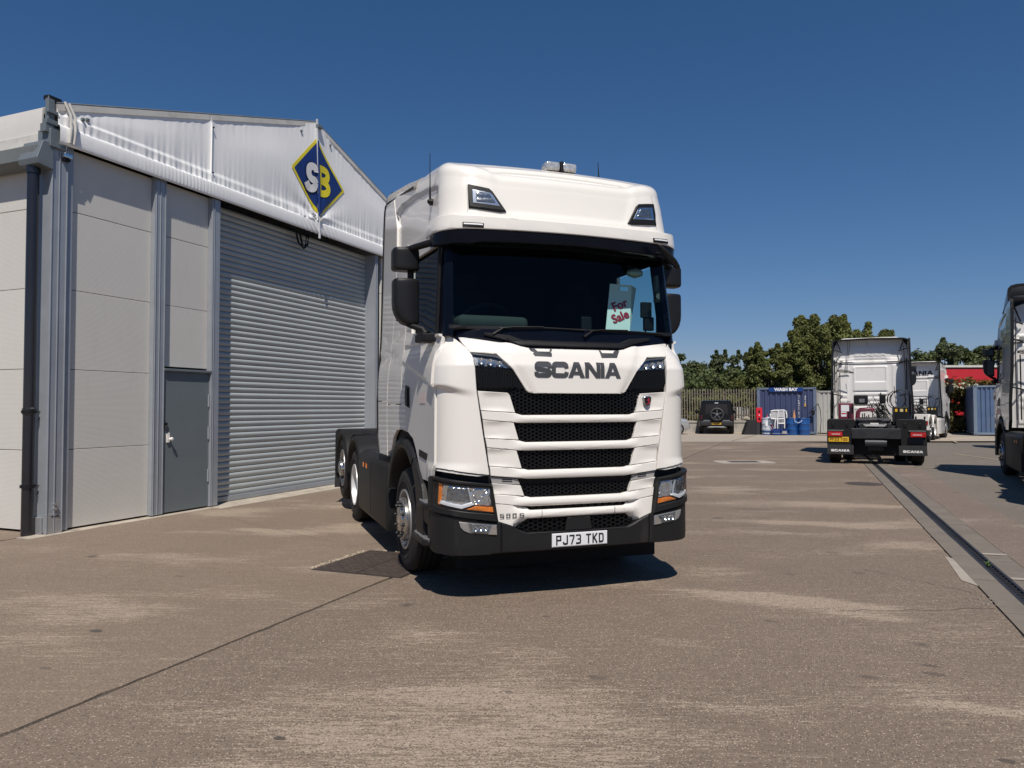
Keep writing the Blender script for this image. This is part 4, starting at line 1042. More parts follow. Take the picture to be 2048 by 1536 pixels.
        for cx, nn_, mt in ((-.05, 12, BLK), (-.22, 10, BLKM)):
            pts = [(cx + .10 * math.cos(k * .7) - k * .0035, 3.15 + .03 * math.cos(k), 1.62 - k * .0042 + .10 * math.sin(k * .7)) for k in range(90)]
            tube('coiled_air_line', pts, .011, mt, T, 5)
        for k in range(26):
            a = (random.uniform(-.5, .0), random.uniform(2.9, 3.2), random.uniform(1.25, 1.75)); b = (a[0] + random.uniform(-.2, .2), a[1] + random.uniform(0, .2), a[2] + random.uniform(-.25, .25))
            mid = ((a[0] + b[0]) / 2 + .05, (a[1] + b[1]) / 2 + .05, max(a[2], b[2]) + .08)
            tube('air_hose', [a, mid, b], random.choice((.008, .012, .016)), BLK, T, 5)
        box('coupling_block', (-.42, 2.9, 1.70), (-.24, 3.1, 1.98), BLK, T, bev=.02)
        box('coupling_block', (-.46, 2.9, 1.97), (-.20, 3.1, 2.0), BLK, T, bev=.01)
        for k, (rr_, cx) in enumerate(((.26, -.72), (.23, -.76), (.30, -.86))):
            tube('hose_loop', [(cx + rr_ * math.cos(a / 20 * 2 * math.pi), 3.0 + .05 * k + .06 * math.sin(a / 5), 1.82 + rr_ * 1.1 * math.sin(a / 20 * 2 * math.pi)) for a in range(21)], .014, BLK, T, 6)
        tube('aerial_rod', [(-.72, 3.2, 1.2), (-.70, 3.2, 1.7), (-.66, 3.2, 2.25)], .012, BLK, T, 6)
        o = box('battery_box', (-1.05, 2.95, 1.10), (-.60, 3.35, 1.60), BLKM, T, bev=.03)
        for xx, w_, mm in ((-.70, .07, PLATEY), (-.85, .09, mat('label_cream', (.6, .5, .25), .5)), (-.98, .04, PLATEY)): box('warning_label', (xx - w_ / 2, 3.351, 1.44), (xx + w_ / 2, 3.354, 1.53), mm, o)
        for s in (1, -1): tube('frame_post', [(s * .62, 3.35, 1.05), (s * .62, 3.35, 1.6)], .02, CHASS, T)
        bm = bmesh.new()
        for k in range(12): addbox(bm, (-.35 + k * .06, 3.0, 1.05), (-.32 + k * .06, 3.05 + random.random() * .3, 1.2 + random.random() * .25))
        tag(fromb('valve_bank', bm, CHASS, T), kind='stuff')
    else:
        box('behind_cab_equipment', (-.9, 2.5, 1.05), (.9, 3.0, 1.55), BLKM, T, bev=.04)
        o = box('coupling_block', (-.3, 2.6, 1.55), (-.05, 2.8, 1.85), BLK, T, bev=.03)
# ------------------------------------------------------------------ ground
AL = R(22)                       # the yard grid, drain and hall all run 22 degrees to the right of the view
td = Vector((math.sin(AL), math.cos(AL), 0)); nd = Vector((math.cos(AL), -math.sin(AL), 0))   # along, across
def ground_mat(name, base, light, dark, speck=1.0, streak=1.0, patches=None, drips=None):
    m, t, b, o = nodes(name)
    w0 = worldpos(t, (1, 1, 1), (0, 0, AL))     # x across, y along
    def noise(v, s, d=6, r=.6): n = N(t, 'TexNoise', Scale=s, Detail=d, Roughness=r); L(t, v, n.inputs['Vector']); return n.outputs[0]
    big = noise(w0, .28, 5); mid = noise(w0, 2.1, 7, .7); fine = noise(w0, 38, 5, .75)
    c = ramp(t, big, [(.32, tuple(x * .90 for x in base)), (.68, tuple(min(1, x * 1.08) for x in base))])
    c = mixc(t, ramp(t, mid, [(.35, (0, 0, 0)), (.75, (.5, .5, .5))]), c, tuple(x * .82 for x in base))
    # worn, paler laitance: soft broken patches, combed across the bay, dissolved by the grain
    patch = noise(worldpos(t, (.38, .95, 1), (0, 0, AL)), 1.0, 5, .55)
    comb = noise(worldpos(t, (1.3, 17, 1), (0, 0, AL)), 1.5, 4, .6)
    grain = noise(w0, 85, 3, .7)
    m1 = N(t, 'Math', operation='MULTIPLY_ADD', i1=.34, i2=0.0); L(t, comb, m1.inputs[0]); L(t, patch, m1.inputs[2])
    dash = noise(worldpos(t, (11, 75, 1), (0, 0, AL)), 1.0, 3, .6)
    m1o = m1.outputs[0]
    if patches:
        for (pa, pl, ra, rl, st_) in patches:
            mp = t.nodes.new('ShaderNodeMapping'); mp.inputs['Location'].default_value = (-pa / ra, -pl / rl, 0); mp.inputs['Scale'].default_value = (1 / ra, 1 / rl, 0); L(t, w0, mp.inputs['Vector'])
            vl = t.nodes.new('ShaderNodeVectorMath'); vl.operation = 'LENGTH'; L(t, mp.outputs[0], vl.inputs[0])
            rm = N(t, 'MapRange'); rm.interpolation_type = 'SMOOTHSTEP'; rm.inputs[1].default_value = 1.5; rm.inputs[2].default_value = 0; rm.inputs[3].default_value = 0; rm.inputs[4].default_value = st_
            L(t, vl.outputs['Value'], rm.inputs[0]); ad = N(t, 'Math', operation='ADD'); L(t, m1o, ad.inputs[0]); L(t, rm.outputs[0], ad.inputs[1]); m1o = ad.outputs[0]
    pm = ramp(t, m1o, [(.67, (.0, .0, .0)), (.86, (1, 1, 1))])
    gd = N(t, 'Math', operation='ADD'); L(t, dash, gd.inputs[0]); L(t, grain, gd.inputs[1])
    sm_ = N(t, 'Math', operation='MULTIPLY_ADD', i1=.34, i2=0.0); L(t, pm, sm_.inputs[0]); L(t, gd.outputs[0], sm_.inputs[2])
    c = mixc(t, mrange(t, sm_.outputs[0], 1.13, 1.32, 0, streak), c, light)
    m3 = N(t, 'Math', operation='MULTIPLY_ADD', i1=1.0, i2=0.0); L(t, comb, m3.inputs[0]); L(t, grain, m3.inputs[2])
    c = mixc(t, mrange(t, m3.outputs[0], 1.06, 1.32, 0, .35), c, light)
    st2 = comb
    # exposed aggregate
    def chips(scale, lo, col, c, amt, thin):
        v = N(t, 'TexVoronoi', Scale=scale, Randomness=1.0); L(t, w0, v.inputs['Vector'])
        msk = ramp(t, v.outputs['Distance'], [(lo, (1, 1, 1)), (lo + .12, (0, 0, 0))])
        sel = N(t, 'SeparateColor'); L(t, v.outputs['Color'], sel.inputs[0])
        pick = ramp(t, sel.outputs[0], [(thin, (0, 0, 0)), (thin + .02, (amt, amt, amt))])
        return mixc(t, mixc(t, 1.0, msk, pick, 'MULTIPLY'), c, col)
    c = chips(85, .24, tuple(min(1, x * 1.55) for x in light), c, .6 * speck, .68)
    c = chips(42, .17, tuple(min(1, x * 1.45) for x in light), c, .6 * speck, .87)
    c = chips(60, .26, dark, c, .8 * speck, .55)
    # oil drips
    v = N(t, 'TexVoronoi', Scale=1.15, Randomness=1.0); wob = mixc(t, .12, w0, None or N(t, 'TexNoise', Scale=7, Detail=3).outputs[1]); L(t, wob, v.inputs['Vector'])
    sel = N(t, 'SeparateColor'); L(t, v.outputs['Color'], sel.inputs[0])
    sp = ramp(t, v.outputs['Distance'], [(.045, (.8, .8, .8)), (.085, (0, 0, 0))]); pk = ramp(t, sel.outputs[0], [(.55, (0, 0, 0)), (.57, (1, 1, 1))])
    c = mixc(t, mixc(t, 1.0, sp, pk, 'MULTIPLY'), c, dark)
    for (pa, pl, ra, rl, st_) in (drips or []):
        mp = t.nodes.new('ShaderNodeMapping'); mp.inputs['Location'].default_value = (-pa / ra, -pl / rl, 0); mp.inputs['Scale'].default_value = (1 / ra, 1 / rl, 0); L(t, w0, mp.inputs['Vector'])
        vl = t.nodes.new('ShaderNodeVectorMath'); vl.operation = 'LENGTH'; L(t, mp.outputs[0], vl.inputs[0])
        wb_ = N(t, 'Math', operation='MULTIPLY_ADD', i1=1.2, i2=0.0); L(t, grain, wb_.inputs[0]); L(t, vl.outputs['Value'], wb_.inputs[2])
        c = mixc(t, mrange(t, wb_.outputs[0], 1.5, 1.9, st_, 0), c, dark)
    c = mixc(t, ramp(t, fine, [(.35, (.45, .45, .45)), (.55, (0, 0, 0))]), c, tuple(x * .7 for x in base))
    L(t, c, b.inputs['Base Color']); b.inputs['Roughness'].default_value = .85; b.inputs['Specular IOR Level'].default_value = .3
    h = N(t, 'Math', operation='ADD'); L(t, fine, h.inputs[0]); L(t, st2, h.inputs[1]); bump(t, b, h.outputs[0], .38, .006)
    return m
PATCH = [(-.7, 6.6, 1.0, .28, .20), (-.1, 6.62, .7, .14, .18), (.1, 10.95, 1.3, .35, .22), (-.85, 5.15, .55, .18, .18), (-1.1, 3.5, .8, .5, .13), (-2.0, 3.0, .7, .5, .10), (.5, 6.3, .4, .10, .16), (.8, 4.6, .35, .08, .16), (.5, 13.4, 1.2, .35, .2),
         (-.3, 4.1, .5, .12, .12), (-2.2, 4.6, .9, .25, .10), (-3.2, 17, 1.0, .5, .15), (-.2, 8.3, .8, .2, .08), (.9, 5.6, .3, .08, .14)]
DRIP = [(.80, 3.98, .035, .02, .8), (-2.41, 2.95, .03, .02, .9), (.66, 5.1, .06, .03, .6), (.66, 5.25, .05, .02, .6), (-.3, 5.9, .05, .03, .5), (-1.2, 4.3, .05, .03, .5), (.3, 4.9, .05, .03, .5), (-.9, 12.2, .35, .08, .35), (.2, 8.9, .07, .04, .5), (-.2, 7.6, .06, .03, .5), (.4, 7.9, .06, .03, .5), (-1.9, 5.4, .03, .02, .6), (-1.6, 3.9, .025, .015, .7)]
CONC = ground_mat('yard_concrete', (.187, .142, .107), (.44, .36, .275), (.060, .052, .046), 1, .64, PATCH, DRIP)
CONC2 = ground_mat('yard_concrete_left', (.208, .160, .119), (.44, .36, .275), (.065, .055, .048), .7, .62, [(-5.4, 4.1, .9, .5, .18), (-4.8, 3.5, .6, .3, .10), (-6.6, 7.8, .8, .15, .2), (-8.2, 9, .6, 2.0, .10), (-4.2, 5.0, .5, .2, .08), (-5.2, 9.5, .8, .3, .15)], [(-4.79, 3.86, .05, .03, .9), (-5.6, 5.4, .05, .02, .5), (-4.4, 3.2, .04, .02, .5)])
APRON = ground_mat('apron_concrete', (.36, .31, .25), (.50, .44, .36), (.16, .14, .12), .3, .6)
ASPH = ground_mat('old_asphalt', (.176, .153, .125), (.27, .25, .22), (.05, .048, .045), 1.3, .25)
REDC = ground_mat('reddish_margin', (.185, .145, .117), (.33, .28, .23), (.07, .06, .055), 1, .7)
MARG = mat('drain_concrete', (.172, .147, .118), .8, var=.15, vscale=2.5, bmp=.3, bscale=70, dirt=((.10, .10, .092), .55, 5))
def sheet(name, pts, z, m, parent=None, kind='structure', thick=0):
    if thick:
        bm = bmesh.new(); A = [bm.verts.new((x, y, z)) for x, y in pts]; B = [bm.verts.new((x, y, z - thick)) for x, y in pts]
        bm.faces.new(A); bm.faces.new(B[::-1])
        for i in range(len(pts)): bm.faces.new((A[i], B[i], B[(i + 1) % len(pts)], A[(i + 1) % len(pts)]))
        o = fromb(name, bm, m, parent)
    else: o = mk(name, [(x, y, z) for x, y in pts], [tuple(range(len(pts)))], m, parent)
    if kind: o['kind'] = kind
    return o
def AC(a, l): v = nd * a + td * l; return (v.x, v.y)     # across, along -> world
ground = sheet('ground', [(-300, -60), (400, -60), (400, 400), (-300, 400)], -.06, ASPH)
# concrete bays with open joints; each bay is a slab
yard = bpy.data.objects.new('concrete_yard', None); link(yard); yard['kind'] = 'structure'
sheet('joint_filler', [AC(-12.9, -8), AC(1.36, -8), AC(1.36, 36), AC(-12.9, 36)], -.012, mat('joint_dirt', (.075, .066, .056), .9, bmp=.5, bscale=40), yard, None)
def slab(a0, a1, l0, l1, m, j=.009):
    # slightly ragged arrises
    pts = []; rnd = random.Random(int((a0 * 31 + l0 * 17) * 10)); n = max(2, int((l1 - l0) / .12))
    for i in range(n + 1): pts.append(AC(a0 + j + rnd.uniform(0, .012) * (rnd.random() ** 3) * 2, l0 + j + (l1 - l0 - 2 * j) * i / n))
    for i in range(n + 1): pts.append(AC(a1 - j - rnd.uniform(0, .012) * (rnd.random() ** 3) * 2, l1 - j - (l1 - l0 - 2 * j) * i / n))
    sheet('concrete_slab', pts[::-1], 0, m, yard, None, .05)
for l0, l1 in ((-8, 14.2), (14.2, 20.6), (20.6, 27.0), (27.0, 36.0)):
    slab(-3.69, 1.36, l0, l1, CONC); slab(-9.10, -3.70, l0, l1, CONC2)
slab(-12.9, -9.11, -8, 6.9, CONC2)
# linear drain: concrete margins, channel, slotted iron grating
drain = thing('linear_drain', 'long slotted iron drain channel set between grey concrete margins across the yard', 'drain', (0, 0, 0), 0)
for k in range(26):
    l0 = -4 + k * 1.2
    for a0, a1 in ((1.365, 1.565), (1.70, 1.93)):
        z = random.uniform(-.002, .002)
        o = sheet('margin_block', [AC(a0, l0), AC(a1, l0), AC(a1, l0 + 1.188), AC(a0, l0 + 1.188)], .001 + z, MARG, drain, None, .05)
sheet('drain_bed', [AC(1.36, -4), AC(1.94, -4), AC(1.94, 27.5), AC(1.36, 27.5)], -.045, VOIDM, drain, None)
for a0 in (1.568, 1.672):
    sheet('drain_rail', [AC(a0, -4), AC(a0 + .026, -4), AC(a0 + .026, 27.2), AC(a0, 27.2)], .002, mat('drain_iron', (.045, .047, .055), .55, .5, bmp=.3), drain, None, .03)
bm = bmesh.new(); k = 0; l = -4
while l < 27.2:
    p = [AC(1.594, l), AC(1.672, l), AC(1.672, l + .022), AC(1.594, l + .022)]
    A = [bm.verts.new((x, y, -.006)) for x, y in p]; B = [bm.verts.new((x, y, -.03)) for x, y in p]
    bm.faces.new(A)
    for i in range(4): bm.faces.new((A[i], B[i], B[(i + 1) % 4], A[(i + 1) % 4]))
    l += .11
tag(fromb('grating_bar', bm, MC['drain_iron'], drain), kind='stuff')
for l0 in (8.1, 9.35):
    sheet('mortar_patch', [AC(1.70, l0), AC(1.93, l0 + .02), AC(1.93, l0 + .11), AC(1.70, l0 + .09)], .006, mat('pale_mortar', (.34, .30, .25), .8, bmp=.3), drain, None)
sheet('mortar_patch', [AC(1.26, 7.9), AC(1.36, 7.7), AC(1.36, 9.0), AC(1.30, 9.1)], .005, MC['pale_mortar'], drain, None)
def weed(l, a, s):
    bm = bmesh.new(); rnd = random.Random(int(l * 10)); c = Vector((*AC(a, l), -.01))
    for k in range(14):
        an = rnd.uniform(0, 6.28); d = Vector((math.cos(an), math.sin(an), 0)); h = rnd.uniform(.02, .06) * s; q = d.cross(Vector((0, 0, 1))) * .006
        tip = c + d * rnd.uniform(.02, .05) * s + Vector((0, 0, h)); mid = c + d * .02 * s + Vector((0, 0, h * .8))
        vs = [bm.verts.new(v) for v in (c, mid + q, tip, mid - q)]; bm.faces.new(vs)
    o = fromb('weed', bm, mat('weed_green', (.09, .16, .03), .6), None, normals=False); tag(o, 'small green weed growing in the drain grating, %s' % ('nearest the camera' if l < 6.6 else 'further up beyond the first'), 'weed', 'weeds in the drain')
weed(6.15, 1.63, 1.4); weed(8.75, 1.63, 1.0)
margin = sheet('red_concrete_strip', [AC(1.94, -4), AC(2.62, -4), AC(2.55, 6), AC(2.64, 12), AC(2.58, 20), AC(2.6, 27.5), AC(1.94, 27.5)], -.004, REDC, None, 'structure', .05)
# asphalt apron on the right
asph = sheet('asphalt', [AC(2.56, -6), AC(60, -6), AC(60, 36), AC(1.9, 36), AC(1.9, 27.5), AC(2.56, 27.5)], -.012, ASPH)
apron = sheet('concrete_apron', [(-2, 34.2), (70, 34.2), (80, 52), (-2, 52)], .004, APRON)
# crack lines in the apron and painted bay lines on the asphalt
def line(name, a, b, wd, z, m, parent, wig=0, n=1):
    a, b = Vector((*a, 0)), Vector((*b, 0)); d = (b - a).normalized(); q = Vector((-d.y, d.x, 0)) * wd / 2; vs = []; fs = []
    rnd = random.Random(int(a.x * 100))
    for i in range(n + 1):
        p = a + (b - a) * i / n + q.normalized() * rnd.uniform(-wig, wig); vs += [(p.x + q.x, p.y + q.y, z), (p.x - q.x, p.y - q.y, z)]
        if i: fs.append((2 * i - 2, 2 * i - 1, 2 * i + 1, 2 * i))
    return mk(name, vs, fs, m, parent)
PAINT = mat('worn_yellow_paint', (.36, .31, .20), .7, var=.3, vscale=8, dirt=((.14, .13, .11), .5, 12))
for a, b in (((15.1, 25.4), (14.3, 20.2)), ((21.5, 36.5), (19.8, 33.0)), ((24.6, 38.2), (24.0, 35.0)), ((10.6, 19.6), (15.6, 18.4))):
    o = line('bay_line', a, b, .10, -.004 if a[1] < 34 else .008, PAINT, asph)
CRK = mat('crack_dark', (.05, .045, .04), .9)
for a, b in (((10.2, 34.6), (12.2, 38.6)), ((12.2, 38.6), (14.0, 42.5)), ((13.5, 35.2), (15.2, 35.4))): line('apron_joint', a, b, .05, .009, CRK, apron, .03, 10)
for a, b, c in ((AC(-8.2, 8.6), AC(-5.2, 7.4), 8), (AC(-4.2, 8.3), AC(-5.0, 7.2), 6), (AC(.45, 8.1), AC(1.3, 7.4), 8), (AC(.2, 6.4), AC(1.34, 6.9), 8)):
    line('surface_crack', a, b, .006, .002, MARG if c == 8 and a[0] < -3 else CRK, yard, .03, 14)
# a broken corner of the slab beside the drain
bm = bmesh.new(); rnd = random.Random(3)
for k in range(34):
    c = Vector((*AC(1.28 + rnd.gauss(0, .05), 7.15 + rnd.gauss(0, .14)), .0)); s = rnd.uniform(.006, .022)
    g = bmesh.ops.create_icosphere(bm, subdivisions=1, radius=s, matrix=Matrix.Translation(c) @ Matrix.Diagonal((1, 1, .5, 1)))
tag(fromb('loose_stones', bm, MARG), kind='stuff')
# inspection cover: two chequered plates in a frame
mh = thing('manhole_cover', 'rusty brown double chequer plate cover set in the concrete by the front wheel', 'manhole cover', (-1.32, 7.67, 0), -AL)
IRON = mat('rusty_iron', (.085, .065, .055), .6, .3, var=.3, vscale=12, bmp=.3)
# footprint in local coordinates (x across, y along)
sheet('cover_frame', [(-.51, -.53), (.51, -.53), (.51, .53), (-.51, .53)], .004, mat('frame_iron', (.05, .042, .036), .7, .3), mh, None, .04)
for x0, x1 in ((-.49, -.008), (.008, .49)):
    pl = sheet('cover_plate', [(x0, -.51), (x1, -.51), (x1, .51), (x0, .51)], .010, IRON, mh, None, .03)
    bm = bmesh.new()
    for i in range(int((x1 - x0) / .045)):
        for j in range(22):
            cx = x0 + .03 + i * .045; cy = -.49 + j * .045 + (.0225 if i % 2 else 0); an = R(45) if (i + j) % 2 else R(-45)
            M = Matrix.Translation((cx, cy, .0115)) @ Matrix.Rotation(an, 4, 'Z'); vs = [bm.verts.new(M @ Vector(p)) for p in ((-.018, 0, -.001), (0, -.006, .003), (.018, 0, -.001), (0, .006, .003))]
            bm.faces.new(vs)
    tag(fromb('chequer_lug', bm, IRON, pl, normals=False), kind='stuff')
bm = bmesh.new(); rnd = random.Random(9)
for k in range(150):
    t_ = rnd.uniform(-.5, .5); side = rnd.random()
    p = (-.55 + rnd.gauss(0, .018), t_) if side < .6 else (t_, .57 + rnd.gauss(0, .02)); q = nd * p[0] + td * p[1] + Vector((-1.32, 7.67, .002))
    bmesh.ops.create_icosphere(bm, subdivisions=1, radius=rnd.uniform(.004, .011), matrix=Matrix.Translation(q))
tag(fromb('grit', bm, mat('pale_grit', (.42, .36, .27), .8)), kind='stuff')
# small service cover in the middle distance
sc_ = thing('service_cover', 'small dark service cover in a pale concrete surround, middle of the yard', 'drain cover', (6.75, 21.6, 0), 0)
sheet('concrete_surround', [(-.75, -.55), (.75, -.55), (.85, 0), (.75, .55), (-.75, .55), (-.85, 0)], .005, mat('pale_surround', (.36, .32, .27), .8, bmp=.3), sc_, None, .02)
sheet('cover_plate', [(-.42, -.25), (.42, -.25), (.42, .28), (-.42, .28)], .010, IRON, sc_, None, .02)
cv = mk('round_cover', [(.36 * math.cos(a) , .36 * math.sin(a), .004) for a in [i / 24 * 2 * math.pi for i in range(24)]], [tuple(range(24))], IRON); cv.location = (7.3, 15.4, 0)
tag(cv, 'round flat iron cover flush in the concrete, left of the drain', 'drain cover')

# ------------------------------------------------------------------ hall on the left
HALL = thing('workshop_hall', 'grey panelled workshop hall with white fabric gable, roller shutter and blue and yellow logo', 'building', (-5.92, 9.43, 0), R(90) - AL)
# local: x along the gable front, y into the hall, z up.  front faces -y
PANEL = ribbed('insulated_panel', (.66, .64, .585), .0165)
def cladding(x0, x1, z0, z1, parent, plane='front', y=0.05, m=PANEL):
    if plane == 'front': return box('cladding_panel', (x0, y, z0), (x1, y + .08, z1), m, parent, bev=.004)
    return box('cladding_panel', (y, x0, z0), (y + .08, x1, z1), m, parent, bev=.004)
zs = [.03, 1.055, 1.063, 2.11, 2.118, 3.165, 3.173, 4.21, 4.218, 5.03]
for x0, x1 in ((.30, 1.60),):
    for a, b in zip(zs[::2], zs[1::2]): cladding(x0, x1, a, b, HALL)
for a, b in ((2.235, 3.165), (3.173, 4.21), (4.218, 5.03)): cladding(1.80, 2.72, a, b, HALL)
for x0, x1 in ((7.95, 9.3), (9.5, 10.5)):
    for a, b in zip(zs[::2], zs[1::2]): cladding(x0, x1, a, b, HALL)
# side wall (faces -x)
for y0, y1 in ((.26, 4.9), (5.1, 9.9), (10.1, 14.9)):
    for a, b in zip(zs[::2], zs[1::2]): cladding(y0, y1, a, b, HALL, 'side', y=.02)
# aluminium posts with raised edges
def post(x0, x1, d0=-.02, d1=.14, z1=5.05, ribs=(), name='wall_post'):
    o = box(name, (x0, d0, .02), (x1, d1, z1), ALU, HALL, bev=.004)
    for r_ in ribs: box('post_ridge', (r_ - .006, d0 - .012, .02), (r_ + .006, d0 + .01, z1), ALU, o, bev=.003)
    return o
cpst = post(-.02, .20, -.03, .22, 5.22, (-.012, .085, .192), 'corner_post')
post(.20, .30, -.005, .13, 5.05, (.212,))
post(1.60, 1.80, -.025, .14, 5.05, (1.622, 1.70, 1.79))
post(2.72, 2.90, -.035, .30, 5.02, (2.735, 2.77))
post(7.58, 7.70, -.03, .30, 5.02, (7.60, 7.66))
box('dark_recess', (7.70, .12, 0), (8.0, .3, 5.02), VOIDM, HALL)
post(9.3, 9.5); post(10.5, 10.8, -.03, .2)
b_ = box('post_base', (-.024, -.036, 0), (.204, .0, .26), mat('galv_plate', (.42, .43, .44), .4, .5, dirt=((.2, .19, .18), .55, 6)), HALL, bev=.004)
for z in (.32, .38): lathe('bolt', [(-.07, .018), (-.045, .02), (-.03, .02)], CHROME, b_, 'y', 8, (.09, 0, z), cap=True)
box('post_base', (-.05, .02, 0), (-.024, .2, .22), MC['galv_plate'], HALL, bev=.003)
box('post_slot', (.05, -.040, .215), (.15, -.034, .228), BLK, HALL)
# door
DOORM = mat('door_grey', (.14, .165, .175), .5, 0, 0, .06, 2, dirt=((.17, .19, .20), .64, 2.2))
dr = box('door', (1.825, -.005, .03), (2.70, .04, 2.14), DOORM, HALL, bev=.004)
box('door_head', (1.79, -.05, 2.165), (2.735, .05, 2.20), STEELG, HALL, bev=.004)
box('door_frame', (1.80, -.01, .02), (1.825, .06, 2.165), STEELG, HALL); box('door_frame', (2.70, -.01, .02), (2.722, .06, 2.165), STEELG, HALL); box('door_frame', (1.825, 0, 2.14), (2.70, .06, 2.165), STEELG, HALL)
hn = prism('door_handle', [(1.872, 1.08), (1.915, 1.08), (1.93, 1.11), (1.925, 1.22), (1.91, 1.235), (1.88, 1.235), (1.868, 1.22)], -.03, -.005, mat('handle_white', (.72, .70, .66), .4), dr, plane='xz', bev=.006)
lathe('door_knob', [(-.085, .012), (-.08, .024), (-.06, .03), (-.05, .018), (-.02, .016)], MC['handle_white'], hn, 'y', 14, (1.925, 0, 1.135), cap=True)
lk = box('padlock_hasp', (1.812, -.035, 1.345), (1.875, -.004, 1.385), BLK, dr, bev=.006)
box('padlock', (1.828, -.05, 1.28), (1.858, -.02, 1.345), mat('padlock_steel', (.1, .1, .1), .3, .7), dr, bev=.008)
for z in (1.62, 1.1, .42):
    h_ = tube('hinge', [(2.702, -.018, z), (2.702, -.018, z + .20)], .014, ALU, dr, 8)
def randtone(m, lo=.93):      # each copy a slightly different tone
    t = m.node_tree; b = next(n for n in t.nodes if n.type == 'BSDF_PRINCIPLED'); src = b.inputs['Base Color'].links[0].from_socket
    oi = t.nodes.new('ShaderNodeObjectInfo'); L(t, mixc(t, 1.0, src, ramp(t, oi.outputs['Random'], [(0, (lo, lo, lo)), (1, (1, 1, 1))]), 'MULTIPLY'), b.inputs['Base Color'])
# roller shutter: every slat is a part; curved section
SLAT = mat('shutter_slat', (.44, .47, .46), .42, .1, 0, .05, 1.5, dirt=((.38, .40, .38), .58, 2, (.3, .3, 1)))
randtone(SLAT, .9)
sv, sf = [], []
prof = [(.0, .0), (-.010, .012), (-.018, .03), (-.022, .05), (-.018, .07), (-.009, .086), (-.002, .092), (.004, .0965), (.012, .0985)]
W0, W1 = 2.90, 7.58
for i, x in enumerate((W0, 5.0, 5.6, W1)):
    for (y, z) in prof: sv.append((x, y, z))
np_ = len(prof)
for i in range(3):
    for k in range(np_ - 1): a = i * np_ + k; sf.append((a, a + np_, a + np_ + 1, a + 1))
sl0 = mk('shutter_slat', sv, sf, SLAT, HALL, smooth=True, ang=50); sl0.location = (0, .25, .10)
for k in range(1, 50):
    o = sl0.copy(); sc.collection.objects.link(o); o.location = (0, .25 + random.uniform(-.0015, .0015), .10 + .0985 * k)
box('shutter_bottom_bar', (W0, .20, .015), (W1, .27, .105), ALU, HALL, bev=.006)
box('shutter_backing', (W0, .285, .02), (W1, .31, 5.04), VOIDM, HALL)
box('door_sill', (2.7, -.32, -.01), (7.95, .35, .008), mat('pale_concrete_sill', (.42, .37, .30), .85, bmp=.4, bscale=30, dirt=((.25, .21, .17), .5, 4)), HALL)
box('wall_sill', (-.3, -.14, -.01), (2.7, .1, .005), MC['pale_concrete_sill'], HALL)
tube('cable_bundle', [(5.0, .10, 4.98), (5.05, .08, 4.78), (5.2, .07, 4.70), (5.33, .08, 4.8), (5.38, .10, 4.98)], .02, BLK, HALL, 8)
tube('cable_bundle', [(5.1, .09, 4.98), (5.15, .07, 4.76), (5.25, .07, 4.76), (5.30, .09, 4.98)], .02, BLK, HALL, 8)
# fabric gable: grid with hem pleats and sags
XL, XR, ZB, ZE, XA, ZA = .03, 10.77, 5.02, 5.50, 5.40, 7.20
def roofz(x): return ZE + (ZA - ZE) * (x - XL) / (XA - XL) if x < XA else ZE + (ZA - ZE) * (XR - x) / (XR - XA)
_r = random.Random(4); PH = [(_r.uniform(5, 9), _r.uniform(0, 6)) for _ in range(6)]
def wr(x): return sum(math.sin(x * k * (1.9 + i * 1.17) + p) for i, (k, p) in enumerate(PH)) / 6
def fab_y(x, z):
    y = -.045
    zb = z - 5.24
    if z < 5.26:
        y -= .035 + .025 * math.sin(min(1, max(0, (z - ZB) / .24)) * math.pi) ** .25          # rolled hem
        y -= .006 * math.exp(-((x - 2.2) ** 2) / .6) * math.sin(x * 90)
        y -= .014 * math.exp(-((x - XA) ** 2) / .25) * math.sin((x + (z - 5) * .9) * 44)
    else:
        dec = math.exp(-zb / .2); y += .018 * dec * wr(x * 1.1) * 1.6 + .006 * math.exp(-zb / .10) * math.sin(x * 62 + 2 * math.sin(x * 2))
        # strip just above the hem
        y -= .018 * ramp_(.20, .15, zb) 
        top = roofz(x) - z
        y += .006 * math.exp(-top / .14) * wr(x * .8 + 3) * 1.5
        span = (x - XL) / (2.65 - XL) if x < 2.65 else ((x - 2.65) / (XA - 2.65) if x < XA else (x - XA) / (XR - XA))
        v = zb / max(.3, roofz(x) - 5.24)
        y -= .035 * math.sin(math.pi * min(1, max(0, span))) * math.sin(math.pi * min(1, v)) * (1 if x > 2.65 else .5) * (1 - smoothstep(.55, 1.0, v) * .6)
        # tension towards the foot of the centre pole
        r2 = math.hypot(x - XA, (z - 5.3) * 1.2)
        an = math.atan2(z - 5.3, x - XA); y += .035 * math.exp(-r2 / .55) * math.sin(an * 9 + (1 if x < XA else 2)) - .05 * math.exp(-(abs(x - XA)) / .28)
        y += .02 * math.exp(-abs(x - 2.65) / .06) * -1
        if x < .75: y += .015 * math.sin((x * 1.4 + z) * 14) * math.exp(-x / .3)
    return y
def FF(x, z): return Vector((x, fab_y(x, z), z))
FABM, t, b, o = nodes('gable_fabric')
n1 = N(t, 'TexNoise', Scale=.9, Detail=5); L(t, coords(t, (1, 1, .5)), n1.inputs['Vector'])
c = ramp(t, n1.outputs[0], [(.3, (.88, .88, .865)), (.7, (.91, .91, .89))])
n2 = N(t, 'TexNoise', Scale=1.6, Detail=9, Roughness=.7); L(t, coords(t, (3, 3, .6)), n2.inputs['Vector'])
c = mixc(t, ramp(t, n2.outputs[0], [(.55, (0, 0, 0)), (.85, (.3, .3, .3))]), c, (.66, .65, .62))
L(t, c, b.inputs['Base Color']); b.inputs['Roughness'].default_value = .58
